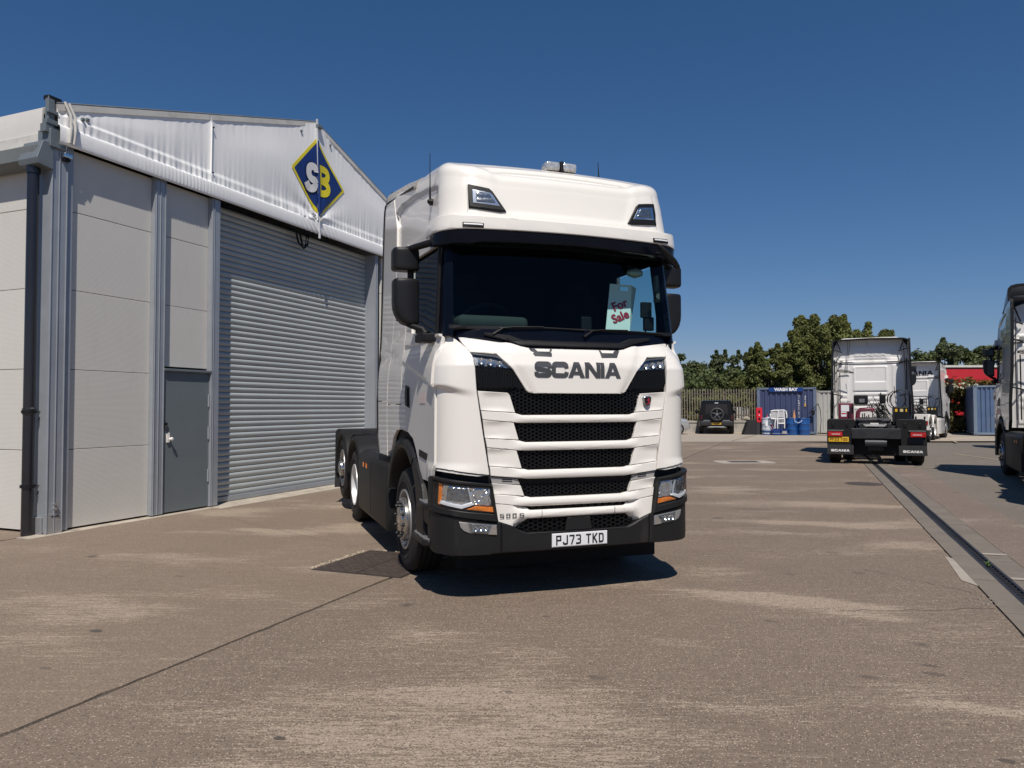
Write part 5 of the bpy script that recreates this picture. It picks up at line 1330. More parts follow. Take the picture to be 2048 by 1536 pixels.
n3 = N(t, 'TexNoise', Scale=5, Detail=6, Roughness=.55); L(t, coords(t, (2.5, 1, .35)), n3.inputs['Vector']); bump(t, b, n3.outputs[0], .12, .03)
cols = []; X = XL; vs = []; fs = []
nx = 430; xs = [XL + (XR - XL) * i / nx for i in range(nx + 1)]
NZ = 64
for i, x in enumerate(xs):
    zt = roofz(x)
    for j in range(NZ + 1):
        z = ZB + .26 * j / 20 if j <= 20 else 5.28 + (zt - 5.28) * (j - 20) / (NZ - 20)
        vs.append((x, fab_y(x, z), z))
    if i:
        for j in range(NZ): a = (i - 1) * (NZ + 1) + j; fs.append((a, a + NZ + 1, a + NZ + 2, a + 1))
fab = mk('gable_fabric', vs, fs, FABM, HALL, smooth=True, ang=70)
GREYDIRT = mat('dirty_keder', (.60, .585, .54), .6, 0, 0, .08, 2, dirt=((.46, .45, .41), .52, 3))
def edge_beam(xa, za, xb, zb_):
    bm = bmesh.new(); d = Vector((xb - xa, 0, zb_ - za)).normalized(); n_ = Vector((-d.z, 0, d.x))
    if n_.z < 0: n_ = -n_
    A = Vector((xa, 0, za)); B = Vector((xb, 0, zb_))
    for p, q, y0, y1, o0, o1 in ((A, B, -.062, .25, -.05, .03),):
        v = [bm.verts.new(pp + n_ * oo + Vector((0, yy, 0))) for pp in (p, q) for oo, yy in ((o0, y0), (o1, y0), (o1, y1), (o0, y1))]
        for k in range(4): bm.faces.new((v[k], v[(k + 1) % 4], v[4 + (k + 1) % 4], v[4 + k]))
        bm.faces.new(v[:4]); bm.faces.new(v[4:])
    fromb('roof_edge', bm, GREYDIRT, HALL)
    v2 = tube('edge_cable', [A + n_ * .045 + Vector((0, -.05, 0)), B + n_ * .045 + Vector((0, -.05, 0))], .012, STEELG, HALL, 6)
edge_beam(XL, ZE, XA, ZA); edge_beam(XA, ZA, XR, ZE)
# roof skins and side fascia
mk('roof_fabric', [(XL, .2, ZE), (XA, .2, ZA), (XA, 25, ZA), (XL, 25, ZE)], [(0, 1, 2, 3)], FABM, HALL)
mk('roof_fabric', [(XA, .2, ZA), (XR, .2, ZE), (XR, 25, ZE), (XA, 25, ZA)], [(0, 1, 2, 3)], FABM, HALL)
FASC = mat('fascia_fabric', (.68, .66, .62), .5, 0, 0, .05, 1, dirt=((.45, .43, .38), .62, 3))
def fas(y, z): return Vector((-.02 - .008 * math.sin((z - 5.08) / .45 * math.pi), y, z))
panel('side_fascia', [(.16, 5.09), (24, 5.09), (24, 5.50), (.16, 5.50)], fas, FASC, HALL, thick=.02, sgn=-1, grid=(1.5, .06), edge=0)
panel('fascia_hem', [(.16, 5.02), (24, 5.02), (24, 5.16), (.16, 5.16)], lambda y, z: Vector((-.05, y, z)), GREYDIRT, HALL, thick=.02, sgn=-1, grid=(1.5, .06), edge=.004)
mk('side_wall_back', [(.12, .2, 0), (.12, 25, 0), (.12, 25, 5.2), (.12, .2, 5.2)], [(0, 1, 2, 3)], VOIDM, HALL)
mk('front_wall_back', [(0.2, .14, 0), (2.8, .14, 0), (2.8, .14, 5.1), (.2, .14, 5.1)], [(0, 1, 2, 3)], VOIDM, HALL)
# gutter, eaves brackets
GUT = mat('gutter_grey', (.15, .16, .155), .5, .1, 0, .1, 2, dirt=((.10, .10, .095), .55, 3))
prism('gutter', [(-.02, 4.98), (-.20, 4.94), (-.22, 4.76), (-.18, 4.72), (-.02, 4.70)], .02, 24, GUT, HALL, plane='xz', bev=.004)
prism('gutter_box', [(-.02, 5.0), (-.16, 5.0), (-.24, 4.76), (-.22, 4.69), (-.02, 4.66)], -.06, .30, STEELG, HALL, plane='xz', bev=.006)
box('eaves_block', (-.08, -.075, 4.95), (.16, .16, 5.18), STEELG, HALL, bev=.008)
bk = box('corner_bracket', (-.09, -.04, 5.18), (.0, .02, 5.60), STEELG, HALL, bev=.006)
box('corner_bracket', (-.09, -.04, 5.56), (.10, .06, 5.62), BLK, HALL, bev=.012)
box('corner_bracket', (-.12, -.06, 5.24), (.04, .02, 5.30), STEELG, HALL, bev=.004)
box('corner_bracket', (-.13, -.05, 5.13), (-.03, .05, 5.24), STEELG, HALL, bev=.004)
box('corner_bracket', (-.11, -.07, 5.38), (.03, -.02, 5.42), STEELG, HALL, bev=.004)
for x in (.10, .16): tube('fabric_rope', [(x, -.09, 5.58), (x + .05, -.13, 5.42), (x + .06, -.14, 5.25), (x + .05, -.12, 5.05)], .018, GREYDIRT, HALL, 8)
tube('ratchet_strap', [(.13, -.10, 5.06), (.15, -.06, 4.94)], .006, CHROME, HALL, 6)
box('ratchet', (.10, -.10, 4.86), (.22, -.03, 4.92), CHROME, HALL, bev=.01)
box('ratchet', (.11, -.085, 4.82), (.20, -.035, 4.855), BLK, HALL, bev=.008)
# centre pole over the logo
tube('centre_pole', [(XA + .05, -.11, 4.93), (XA - .04, -.10, 7.27)], .024, mat('pole_light', (.55, .56, .57), .4, .2), HALL, 12)
box('pole_clamp', (XA - .06, -.15, 7.10), (XA + .08, -.06, 7.17), STEELG, HALL, bev=.006)
for x in (.35, .42, XA - .5, XA + .42): box('edge_clip', (x, -.085, roofz(x) - .17), (x + .045, -.05, roofz(x) - .13), STEELG, HALL, bev=.006)
tube('fabric_seam', [(2.65, -.07, 5.28), (2.65, -.075, roofz(2.65) - .1)], .012, FABM, HALL, 8)
for z in (5.42, 6.16): lathe('rivet', [(-.095, .001), (-.092, .014), (-.07, .014)], BLK, HALL, 'y', 8, (2.68, 0, z))
# logo, printed on the fabric either side of the pole
LY = mat('logo_yellow', (.78, .66, .02), .45, var=.05); LB = mat('logo_blue', (.012, .035, .17), .4, var=.2, vscale=5); LWm = mat('logo_white', (.68, .68, .67), .45, var=.05); LBD = mat('logo_blue_dark', (.006, .012, .05), .4)
logo = bpy.data.objects.new('logo', None); link(logo, HALL)
T_, L_, R_, B_ = (5.36, 6.89), (4.62, 6.12), (6.33, 6.10), (5.47, 5.32)
def shrink(p, k): cx, cz = 5.44, 6.11; return (cx + (p[0] - cx) * k, cz + (p[1] - cz) * k)
lk_ = dict(sgn=1, thick=0, edge=0, grid=(.025, .03), ang=70)
panel('logo_border', [T_, L_, B_, R_], FF, LY, logo, off=.010, **lk_)
panel('logo_field', [shrink(p, .90) for p in (T_, L_, B_, R_)], FF, LB, logo, off=.013, **lk_)
def curve_poly(name, path, wd, m, off):
    vs, fs = [], []
    for q in stroke(chaikin(path, 2), wd):
        i = len(vs); vs += [FF(a, b) + Vector((0, -off, 0)) for a, b in q]; fs.append((i, i + 1, i + 2, i + 3))
    return mk(name, vs, fs, m, logo)
Sx = [(5.33, 6.20), (5.32, 6.29), (5.20, 6.30), (5.11, 6.24), (5.11, 6.10), (5.20, 6.03), (5.32, 6.04), (5.30, 5.92), (5.22, 5.85), (5.12, 5.85), (5.05, 5.95)]
def letter(path, w1, w2, m, o1): curve_poly('logo_letter_outline', path, w2, LBD, o1); curve_poly('logo_letter', path, w1, m, o1 + .004)
Bx1 = [(5.45, 5.80), (5.45, 6.34)]
Bx2 = [(5.42, 6.32), (5.62, 6.34), (5.72, 6.31), (5.74, 6.20), (5.64, 6.11), (5.48, 6.10)]
Bx3 = [(5.48, 6.09), (5.66, 6.09), (5.76, 6.02), (5.74, 5.92), (5.62, 5.85), (5.40, 5.84)]
for p_ in (Bx1, Bx2, Bx3): curve_poly('logo_letter_outline', p_, .17, LBD, .016)
for i, p_ in enumerate((Bx1, Bx2, Bx3)): curve_poly('logo_letter', p_, .135, LY, .020 + i * .0006)
curve_poly('logo_letter_outline', Sx, .185, LBD, .024); curve_poly('logo_letter', Sx, .145, LWm, .028)
tube('logo_pole_wrap', [(XA + .034, -.112, 5.36), (XA - .018, -.104, 6.84)], .027, LB, logo, 12)
# rest of the hall, plain, so that it closes from other viewpoints
box('rear_wall', (0, 24.8, 0), (10.8, 25, 5.2), PANEL, HALL); box('far_wall', (10.75, .2, 0), (10.8, 25, 5.2), PANEL, HALL)
# downpipe
dp = thing('downpipe', 'black plastic downpipe with two clips running down the corner of the grey hall', 'pipe', HALL.matrix_world @ Vector((0, 0, 0)), 0)
bpy.context.view_layer.update(); dp.location = (0, 0, 0)
HM = Matrix.Translation((-5.92, 9.43, 0)) @ Matrix.Rotation(R(90) - AL, 4, 'Z')
pc = HM @ Vector((-.135, .15, 0)); dp.location = pc
PIPE = mat('downpipe_black', (.014, .014, .018), .25, 0, .3, .2, 2, dirt=((.035, .035, .035), .6, 2, (1, 1, .3)))
tube('pipe', [(0, 0, 0.0), (0, 0, 4.70)], .068, PIPE, dp, 24)
lathe('pipe_outlet', [(4.60, .068), (4.60, .08), (4.71, .082), (4.71, .06)], PIPE, dp, 'z', 24)
lathe('pipe_socket', [(1.52, .068), (1.53, .077), (1.60, .077), (1.61, .068)], PIPE, dp, 'z', 24)
for z in (1.56, .62):
    c = lathe('pipe_clip', [(z - .018, .078), (z - .018, .086), (z + .018, .086), (z + .018, .078)], BLK, dp, 'z', 24)
    v = Matrix.Rotation(R(90) - AL, 3, 'Z') @ Vector((1, -.35, 0)).normalized()
    tube('clip_arm', [v * .07 + Vector((0, 0, z)), v * .16 + Vector((0, 0, z)), v * .17 + Vector((0, 0, z + .03))], .008, BLK, c, 6)
    tube('clip_arm', [v * .16 + Vector((0, 0, z)), v * .10 + Vector((0, 0, z - .12))], .006, BLK, c, 6)
# ------------------------------------------------------------------ fence, wall and vegetation behind the yard
FY = 47.0
wl = thing('low_wall', 'low pale concrete wall with coping under the palisade fence', 'wall', (10, FY, 0), 0)
WALLM = mat('wall_concrete', (.36, .34, .30), .85, bmp=.4, bscale=25, dirt=((.2, .19, .17), .55, 2))
for k in range(24): box('wall_block', (-18 + k * 1.0, -.1, 0), (-18 + k * 1.0 + .99, .15, .60), WALLM, wl, bev=.01)
for k in range(24): box('coping_stone', (-18 + k * 1.0, -.14, .60), (-18 + k * 1.0 + .99, .19, .74), WALLM, wl, bev=.02)
fen = thing('palisade_fence', 'galvanised palisade fence of pointed pales standing on the low concrete wall', 'fence', (10, FY + .1, .7), 0)
PALE = mat('galvanised_pale', (.26, .225, .18), .6, .2, 0, .3, 1.5, dirt=((.16, .13, .10), .5, 2))
bm = bmesh.new()
pts = [(-.034, -.012), (-.012, .012), (.012, .012), (.034, -.012)]
for (z) in (0,): pass
rows = []
for z, k in ((0, 1), (1.92, 1), (1.99, 1.25), (2.08, .05)): rows.append([bm.verts.new((x * k, y, z)) for x, y in pts])
for A, B in zip(rows, rows[1:]):
    for k in range(3): bm.faces.new((A[k], A[k + 1], B[k + 1], B[k]))
p0 = fromb('pale', bm, PALE, fen); p0.location = (-18, -.06, .02)
for k in range(1, 151):
    o = p0.copy(); sc.collection.objects.link(o); o.location = (-18 + k * .165, -.06 + random.uniform(-.004, .004), .02 + random.uniform(-.01, .01))
for z in (.35, 1.72): box('fence_rail', (-18.2, -.03, z), (6.8, .02, z + .06), mat('fence_rail_dark', (.10, .085, .07), .6, .2), fen)
for x in (-15.75, -13.0, -10.25, -7.5, -4.75, -2.0, .75, 3.5): box('fence_post', (x, .02, -.1), (x + .10, .12, 1.9), mat('rusty_post', (.16, .12, .085), .7, .1), fen)

def leaf_mat(name, col, var=.35):
    m, t, b, o = nodes(name)
    n = N(t, 'TexNoise', Scale=.55, Detail=3); L(t, coords(t), n.inputs['Vector'])
    g = t.nodes.new('ShaderNodeNewGeometry')
    c = ramp(t, n.outputs[0], [(.3, tuple(x * (1 - var) for x in col)), (.7, tuple(x * (1 + var) for x in col))])
    c = mixc(t, ramp(t, g.outputs['Random Per Island'], [(0, (0, 0, 0)), (1, (.55, .55, .55))]), c, (col[0] * 1.9, col[1] * 1.55, col[2] * 1.1))
    L(t, c, b.inputs['Base Color']); b.inputs['Roughness'].default_value = .6; b.inputs['Specular IOR Level'].default_value = .22
    tr = N(t, 'BsdfTranslucent'); L(t, c, tr.inputs[0]); mx = N(t, 'MixShader', i0=.22)
    L(t, b.outputs[0], mx.inputs[1]); L(t, tr.outputs[0], mx.inputs[2]); L(t, mx.outputs[0], o.inputs[0])
    return m
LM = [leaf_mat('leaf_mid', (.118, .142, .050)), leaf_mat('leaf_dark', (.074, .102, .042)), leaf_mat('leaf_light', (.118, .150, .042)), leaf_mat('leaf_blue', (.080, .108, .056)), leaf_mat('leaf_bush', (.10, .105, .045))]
BARK = mat('bark', (.085, .07, .055), .9, bmp=.6, bscale=12)
rng = np.random.default_rng(11)
def leaves(name, centres, radii, n_each, size, m, parent, up=.25, flat=.75, asp=2.0):
    # leaf-sized faces spread through clumps; denser near the clump surface
    cs, rs = np.array(centres), np.array(radii)
    idx = np.repeat(np.arange(len(cs)), n_each)
    d = rng.normal(size=(len(idx), 3)); d /= np.linalg.norm(d, axis=1)[:, None]
    rad = rs[idx] * rng.uniform(.12, 1.15, len(idx)) ** .6
    lump = 1 + .25 * np.sin(d[:, 0] * 7 + idx) * np.sin(d[:, 2] * 6 + idx * 2)
    c = cs[idx] + d * (rad * lump)[:, None] * [1, 1, flat]
    nrm_ = d + rng.normal(size=d.shape) * .8 + [0, 0, up]; nrm_ /= np.linalg.norm(nrm_, axis=1)[:, None]
    a = np.cross(nrm_, rng.normal(size=d.shape)); a /= np.linalg.norm(a, axis=1)[:, None]; b = np.cross(nrm_, a)
    s = size * rng.uniform(.6, 1.35, len(idx))[:, None]
    P0 = c - a * s * asp / 2; P1 = c + b * s / 2 + nrm_ * s * .1; P2 = c + a * s * asp / 2; P3 = c - b * s / 2
    V = np.stack([P0, P1, P2, P3], 1).reshape(-1, 3); n = len(idx)
    me = bpy.data.meshes.new(name); me.vertices.add(n * 4); me.vertices.foreach_set('co', V.ravel())
    me.loops.add(n * 4); me.loops.foreach_set('vertex_index', np.arange(n * 4)); me.polygons.add(n)
    me.polygons.foreach_set('loop_start', np.arange(n) * 4); me.polygons.foreach_set('loop_total', np.full(n, 4)); me.update(calc_edges=True)
    me.materials.append(m); o = bpy.data.objects.new(name, me); return link(o, parent)
def tree(label, x, y, h, w_, m, seed, clumps=26, per=420, size=.12, trunk=.16, base=.3, name='tree', group=None, top=1.0, cat='tree', spread=1, shoots=.5):
    rnd = random.Random(seed); h *= .95 if h < 7 and y > 55 and x < 22 else 1; T = thing(name, label, cat, (x, y, 0), 0, group)
    cs, rs = [], []; limbs = []
    clumps = int(clumps * 3.2); per = int(per * .46)
    for i in range(clumps):
        t = rnd.random() ** .9; a = rnd.uniform(0, 2 * math.pi); z = h * (base + (1 - base) * t)
        prof_ = math.sin(math.pi * min(1, (t * .68 + .22))) ** .7
        rr_ = w_ / 2 * prof_ * math.sqrt(rnd.uniform(.05, 1)); c = (rr_ * math.cos(a), rr_ * math.sin(a) * .8, z - .04 * h)
        cs.append(c); rs.append(w_ * rnd.uniform(.065, .16) * (1 - .5 * t) * spread); limbs.append(c)
    # shoots that break the outline
    for i in range(int(clumps * shoots)):
        c = rnd.choice(limbs); k = rnd.uniform(.35, .9)
        for q_ in range(3): cs.append((c[0] * (1.1 + .03 * q_), c[1] * 1.1, c[2] + k * w_ * .10 + .17 * q_)); rs.append(w_ * rnd.uniform(.035, .055) * (1 - .22 * q_))
    bm = bmesh.new(); addtube(bm, [(0, 0, 0), (.05, 0, h * .25), (-.05, .05, h * .5), (0, 0, h * .8)], [trunk, trunk * .75, trunk * .5, trunk * .15], 8)
    for c in limbs[::2]:
        z0 = min(c[2] * .6, h * .6); addtube(bm, [(0, 0, z0 * .6), (c[0] * .5, c[1] * .5, z0), c], [trunk * .45, trunk * .25, .015], 5)
    fromb('trunk', bm, BARK, T, smooth=True)
    leaves('crown', cs, rs, per, size, m, T)
    return T
# the tall tree behind the container and its neighbours, then the farther line
tree('tall broad tree with upright shoots, rising behind the wash bay container', 21.4, 50.5, 7.35, 6.8, LM[0], 1, 66, 820, .088, .2, .04, shoots=.9)
tree('leafy tree leaning left of the tallest tree, above the wash bay sign', 17.6, 50.2, 5.7, 4.8, LM[0], 2, 40, 640, .09, .14, .05)
tree('tree standing right of the tallest one, behind the white cab roof', 24.4, 51.5, 7.2, 5.4, LM[0], 3, 32, 480, .12, .18, .12)
tree('thin twiggy tree top showing above the right end of the white cab roof', 26.2, 51.0, 6.4, 3.4, LM[1], 13, 14, 260, .10, .1, .3)
far = [(-12.0, 58, 5.6, 6.5, 1, 'tree at the far left end of the fence, behind the hall'), (-6.0, 57, 6.0, 6.5, 3, 'tree behind the hall corner, second from the far left'), (0.5, 57, 5.4, 6.5, 1, 'tree hidden behind the white truck cab'), (9.0, 56, 6.0, 5.5, 2, 'pale green tree nearest the truck mirror, behind the fence'), (12.8, 58, 6.2, 4.2, 3, 'round topped tree behind the fence, first left of the gap in the skyline'),
       (14.9, 60, 5.4, 5.0, 1, 'dark low tree behind the fence and the black car'), (17.2, 60, 6.3, 3.4, 3, 'twin topped tree in the middle of the fence skyline, left top'), (19.2, 60.5, 6.5, 3.2, 3, 'twin topped tree in the middle of the fence skyline, right top'),
       (21.0, 60, 4.9, 4.6, 1, 'low dark tree where the skyline dips beside the tall tree'), (6.0, 56, 5.2, 5.0, 1, 'dark tree hidden mostly behind the white truck cab'),
       (30.0, 56, 6.2, 6.0, 1, 'rounded tree behind the middle tractor unit'), (33.4, 57, 6.5, 5.6, 3, 'bushy tree above the long red trailer'), (37.0, 57, 6.4, 5.4, 1, 'taller dark tree right above the red trailer'), (40.5, 58, 6.4, 6.0, 0, 'tree at the right edge beyond the shaded cab mirror'), (27.6, 57, 5.2, 4.6, 1, 'low dark tree in the dip between the cab roofs')]
for i, (x, y, h, w_, mi, lab) in enumerate(far): tree(lab, x, y, h, w_, LM[mi], 20 + i, 26, 420, .13, .14, .06, spread=1.2, shoots=.12)
# dense hedge between the fence and the trees, one mass of growth
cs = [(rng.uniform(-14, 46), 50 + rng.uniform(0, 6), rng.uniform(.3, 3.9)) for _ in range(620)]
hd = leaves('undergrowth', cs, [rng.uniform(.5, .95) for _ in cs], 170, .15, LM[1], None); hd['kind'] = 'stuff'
cs = [(rng.uniform(9.5, 15.5), 47.6 + rng.uniform(0, 1.2), rng.uniform(.3, 2.7)) for _ in range(30)]
iv = leaves('brambles', cs, [rng.uniform(.25, .5) for _ in cs], 120, .09, LM[2], None); iv['kind'] = 'stuff'
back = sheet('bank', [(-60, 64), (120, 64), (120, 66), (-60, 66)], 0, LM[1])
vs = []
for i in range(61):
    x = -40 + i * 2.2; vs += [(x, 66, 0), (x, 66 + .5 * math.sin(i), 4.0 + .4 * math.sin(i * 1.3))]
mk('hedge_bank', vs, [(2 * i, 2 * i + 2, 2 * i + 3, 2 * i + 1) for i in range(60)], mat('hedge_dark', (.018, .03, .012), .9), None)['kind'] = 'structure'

# ------------------------------------------------------------------ shipping containers
def container(name, label, x, y, rz, L_, H_, D_, m, mp, group=None):
    T = thing(name, label, 'container', (x, y, .04), rz, group)
    # front (local -y) is a corrugated long side from x=0..L, depth D behind
    def corr(n, x0, x1, z0, z1, yy, flip, nm, axis='x'):
        bm = bmesh.new(); vs_ = []; pit = (x1 - x0) / n
        for k in range(n):
            a = x0 + k * pit
            for f_, d in ((0, 0), (.30, 0), (.5, 1), (.8, 1)): vs_.append((a + f_ * pit, yy + d * .05 * flip))
        vs_.append((x1, yy))
        A = []
        for (u, v) in vs_:
            p = (u, v) if axis == 'x' else (v, u)
            A.append((bm.verts.new((*p, z0)), bm.verts.new((*p, z1))))
        for a, b in zip(A, A[1:]): bm.faces.new((a[0], b[0], b[1], a[1]))
        return fromb(nm, bm, m, T)
    corr(10 if L_ < 4 else 22, .16, L_ - .16, .14, H_ - .1, .03, 1, 'corrugated_side')
    corr(10 if L_ < 4 else 22, .16, L_ - .16, .14, H_ - .1, D_ - .03, -1, 'corrugated_side')
    corr(8, .12, D_ - .12, .14, H_ - .1, .03, 1, 'corrugated_end', 'y')
    corr(8, .12, D_ - .12, .14, H_ - .1, L_ - .03, -1, 'corrugated_end', 'y')
    for px in (0, L_ - .16):
        for py in (0, D_ - .16):
            box('corner_post', (px, py, .0), (px + .16, py + .16, H_), mp, T, bev=.006)
            for z in (0, H_ - .12):
                c = box('corner_casting', (px - .006, py - .006, z), (px + .168, py + .168, z + .122), mp, T, bev=.006)
                box('casting_hole', (px + .05, py - .010, z + .03), (px + .11, py - .004, z + .09), VOIDM, c)
    for py in (0, D_ - .06):
        box('top_rail', (.16, py, H_ - .11), (L_ - .16, py + .06, H_ - .01), mp, T); box('bottom_rail', (.16, py, .03), (L_ - .16, py + .06, .15), mp, T)
    for px in (0, L_ - .06):
        box('top_rail', (px, .16, H_ - .11), (px + .06, D_ - .16, H_ - .01), mp, T); box('bottom_rail', (px, .16, .03), (px + .06, D_ - .16, .15), mp, T)
    box('roof', (.05, .05, H_ - .04), (L_ - .05, D_ - .05, H_ - .02), mp, T)
    return T
CB = mat('container_blue', (.045, .06, .13), .5, 0, 0, .1, 2, dirt=((.10, .10, .13), .62, 2, (1, 1, .3)))
CBL = mat('container_blue_post', (.125, .16, .23), .5, 0, 0, .1, 2, dirt=((.2, .2, .2), .6, 3))
wb = container('shipping_container', 'dark blue shipping container with a wash bay sign along its top edge', 14.24, 43.0, R(-18), 3.2, 2.68, 2.4, CB, CBL)
sgn_ = thing('sign_board', 'blue wash bay sign board fixed along the top of the dark blue container', 'sign', (14.24, 43.0, .04), R(-18))
box('board', (.66, -.05, 2.44), (2.5, -.02, 2.67), mat('sign_blue', (.008, .045, .20), .4, var=.05), sgn_, bev=.004)
textmesh('lettering', 'WASH BAY', .235, WHITETX, sgn_, planeM((1.58, -.054, 2.555), (1, 0, 0), (0, 0, 1)), bold=.012, sx=1.05)
# small white container codes, printed vertically
def codes(parent, x, z1, n, h, m):
    bm = bmesh.new(); rnd = random.Random(n)
    for k in range(n):
        for j in range(3):
            if rnd.random() < .75: addbox(bm, (x + rnd.uniform(0, .02), .018, z1 - k * h * 1.35), (x + .04 + rnd.uniform(.0, .03), .024, z1 - k * h * 1.35 - h * rnd.uniform(.3, .9)))
    return tag(fromb('code_print', bm, m, parent), kind='stuff')
codes(wb, 2.24, 2.22, 11, .10, WHITETX); codes(wb, 2.58, 2.20, 5, .075, WHITETX)
box('code_panel', (2.56, .012, 1.58), (2.65, .022, 1.74), mat('code_ochre', (.50, .30, .08), .5), wb)
gc = container('shipping_container', 'pale grey container standing behind, between the blue container and the white cab', 17.95, 43.6, R(-1), 6.05, 2.52, 2.4, mat('container_grey', (.40, .40, .38), .6, 0, 0, .08, 2, dirt=((.30, .30, .27), .55, 2)), mat('container_grey_post', (.34, .34, .32), .6))
BC1 = mat('container_blue_pale', (.085, .135, .24), .5, 0, 0, .15, 1.5, dirt=((.14, .18, .24), .52, 1.3, (1, 1, .3)))
bc = container('shipping_container', 'faded pale blue container seen from its end, right of the middle tractor unit', 25.2, 40.4, R(-27), 2.44, 2.72, 6.05, BC1, mat('container_blue_pale_post', (.17, .22, .29), .5, dirt=((.22, .22, .22), .6, 3)))

# ------------------------------------------------------------------ things around the wash bay
BARRB = mat('drum_blue', (.012, .075, .26), .38, 0, 0, .08, 3)
def IT(x, out=.45):      # a spot in front of the container wall, by bearing
    r_ = x / 42.5; ux, uy = math.cos(R(18)), -math.sin(R(18)); px, py = 14.22 - math.sin(R(18)) * out, 43.0 - math.cos(R(18)) * out
    u = (r_ * py - px) / (ux - r_ * uy); return px + u * ux, py + u * uy
def drum(label, x, y, h, r, m, name='drum', group=None):
    x, y = IT(x); T = thing(name, label, 'drum', (x, y, .005), 0, group)
    lathe('body', [(0, r * .9), (.02, r), (h * .32, r), (h * .33, r * 1.02), (h * .35, r), (h * .66, r), (h * .67, r * 1.02), (h * .69, r), (h - .03, r), (h, r * .93), (h - .015, r * .9), (h - .02, .001)], m, T, 'z', 28)
    lathe('rim', [(h - .05, r * 1.0), (h - .045, r * 1.04), (h - .012, r * 1.04), (h - .005, r * 1.0)], m, T, 'z', 28)
    for a in (.5, 3.4): lathe('bung', [(h - .02, .035), (h + .01, .035), (h + .01, .001)], BLK, T, 'z', 10, (r * .6 * math.cos(a), r * .6 * math.sin(a), 0))
    return T
drum('plain blue plastic drum, the left one of two beside the white crate stack', 16.06, 42.5, .97, .32, BARRB, group='blue drums at the wash bay')
drum('plain blue plastic drum at the right end, beside the container corner post', 16.76, 42.5, .96, .32, BARRB, group='blue drums at the wash bay')
wd_ = drum('white drum with a red and blue swirl mark under the dark blue container', 14.68, 42.5, .97, .33, mat('drum_white', (.55, .60, .64), .4, 0, 0, .05, 3))
for z0, z1, mm in ((.90, .955, BARRB), (.14, .24, mat('drum_navy', (.02, .06, .20), .4)), (0, .06, BARRB)):
    lathe('drum_band', [(z0, .332), (z0, .337), (z1, .337), (z1, .332)], mm, wd_, 'z', 28)
for path, mm, ww in (([(.02, .60), (-.07, .52), (-.08, .42), (-.02, .33), (.06, .28)], mat('logo_navy', (.01, .07, .18), .4), .035), ([(.12, .60), (.03, .55), (.0, .46), (.04, .38), (.12, .34)], REDTX, .05), ([(.10, .53), (.07, .47), (.11, .42)], REDTX, .05)):
    vs, fs = [], []
    for q in stroke(chaikin([(a + .08, b) for a, b in path], 2), ww):
        i = len(vs); vs += [(.338 * math.sin(a / .338), -.338 * math.cos(a / .338), b) for a, b in q]; fs.append((i, i + 1, i + 2, i + 3))
    mk('swirl_mark', vs, fs, mm, wd_)
box('paper_label', (-.24, -.31, .50), (-.10, -.27, .74), PLATEW, wd_)
jr = thing('red_funnel', 'red topped funnel and rags lying on the white drum', 'funnel', (*IT(14.66), .97), 0)
lathe('cone', [(0, .09), (.06, .07), (.12, .02), (.22, .012)], mat('funnel_red', (.40, .03, .05), .5), jr, 'z', 14); lathe('rag', [(0, .16), (.05, .14), (.08, .02)], mat('rag_blue', (.35, .45, .55), .8), jr, 'z', 9, (.05, 0, -.01))
# red fire point box with a dark stand
fp = thing('fire_point', 'narrow red fire point panel on a dark stand at the left end of the container', 'fire point', (*IT(14.18, .3), 0), 0)
prism('panel', [(-.17, 1.56), (.18, 1.56), (.18, .90), (.10, .71), (-.12, .71), (-.15, .95)], -.04, .06, mat('fire_red', (.62, .015, .035), .45, var=.04), fp, plane='xz', bev=.01)
for z in (1.34, .92): box('recess', (-.05, -.05, z - .07), (.05, -.038, z + .07), BLK, fp)
lathe('boss', [(-.06, .03), (-.04, .035)], PLATEW, fp, 'y', 10, (0, 0, 1.13), cap=True); box('stand', (-.14, -.02, .0), (.17, .08, .71), mat('stand_dark', (.03, .03, .035), .6), fp, bev=.01)
sk_ = thing('rubber_skirt', 'sloping black rubber sheet leaning against the low wall beside the fire point', 'rubber sheet', (13.7, 42.7, 0), 0)
prism('sheet', [(-.35, 0), (.42, 0), (.42, .86), (.05, .86), (-.10, .70)], -.02, .5, mat('sheet_black', (.014, .014, .016), .7), sk_, plane='xz', bev=.02)
# stack of white plastic ventilated crates on blue boxes
ck = thing('plastic_crate_stack', 'white ventilated plastic chairs folded together in front of the blue drum', 'plastic chairs', (*IT(15.30, .85), 0), R(-8))
WP = mat('white_plastic', (.72, .72, .70), .4, 0, 0, .04, 3)
def lattice(x0, x1, z0, z1, nx_, nz_, y, par, diag=False, tk=.018):
    bm = bmesh.new()
    for k in range(nx_ + 1): x = x0 + (x1 - x0) * k / nx_; addbox(bm, (x - tk / 2, y, z0), (x + tk / 2, y + .02, z1))
    for k in range(nz_ + 1): z = z0 + (z1 - z0) * k / nz_; addbox(bm, (x0, y + .001, z - tk / 2), (x1, y + .021, z + tk / 2))
    return tag(fromb('lattice', bm, WP, par), kind='stuff')
lattice(-.40, -.10, .98, 1.34, 6, 7, -.02, ck); lattice(-.04, .26, 1.02, 1.34, 6, 7, -.12, ck); lattice(-.04, .26, .70, .95, 4, 1, -.12, ck)
for x, z0, z1 in ((-.45, 1.0, 1.30), (-.08, .38, 1.40), (.30, .40, 1.40), (.42, .98, 1.30), (-.22, .38, .92)):
    tube('frame_tube', [(x, -.10, z0), (x, -.11, (z0 + z1) / 2), (x + (.05 if x < 0 else -.03), -.08, z1)], .032, WP, ck, 8)
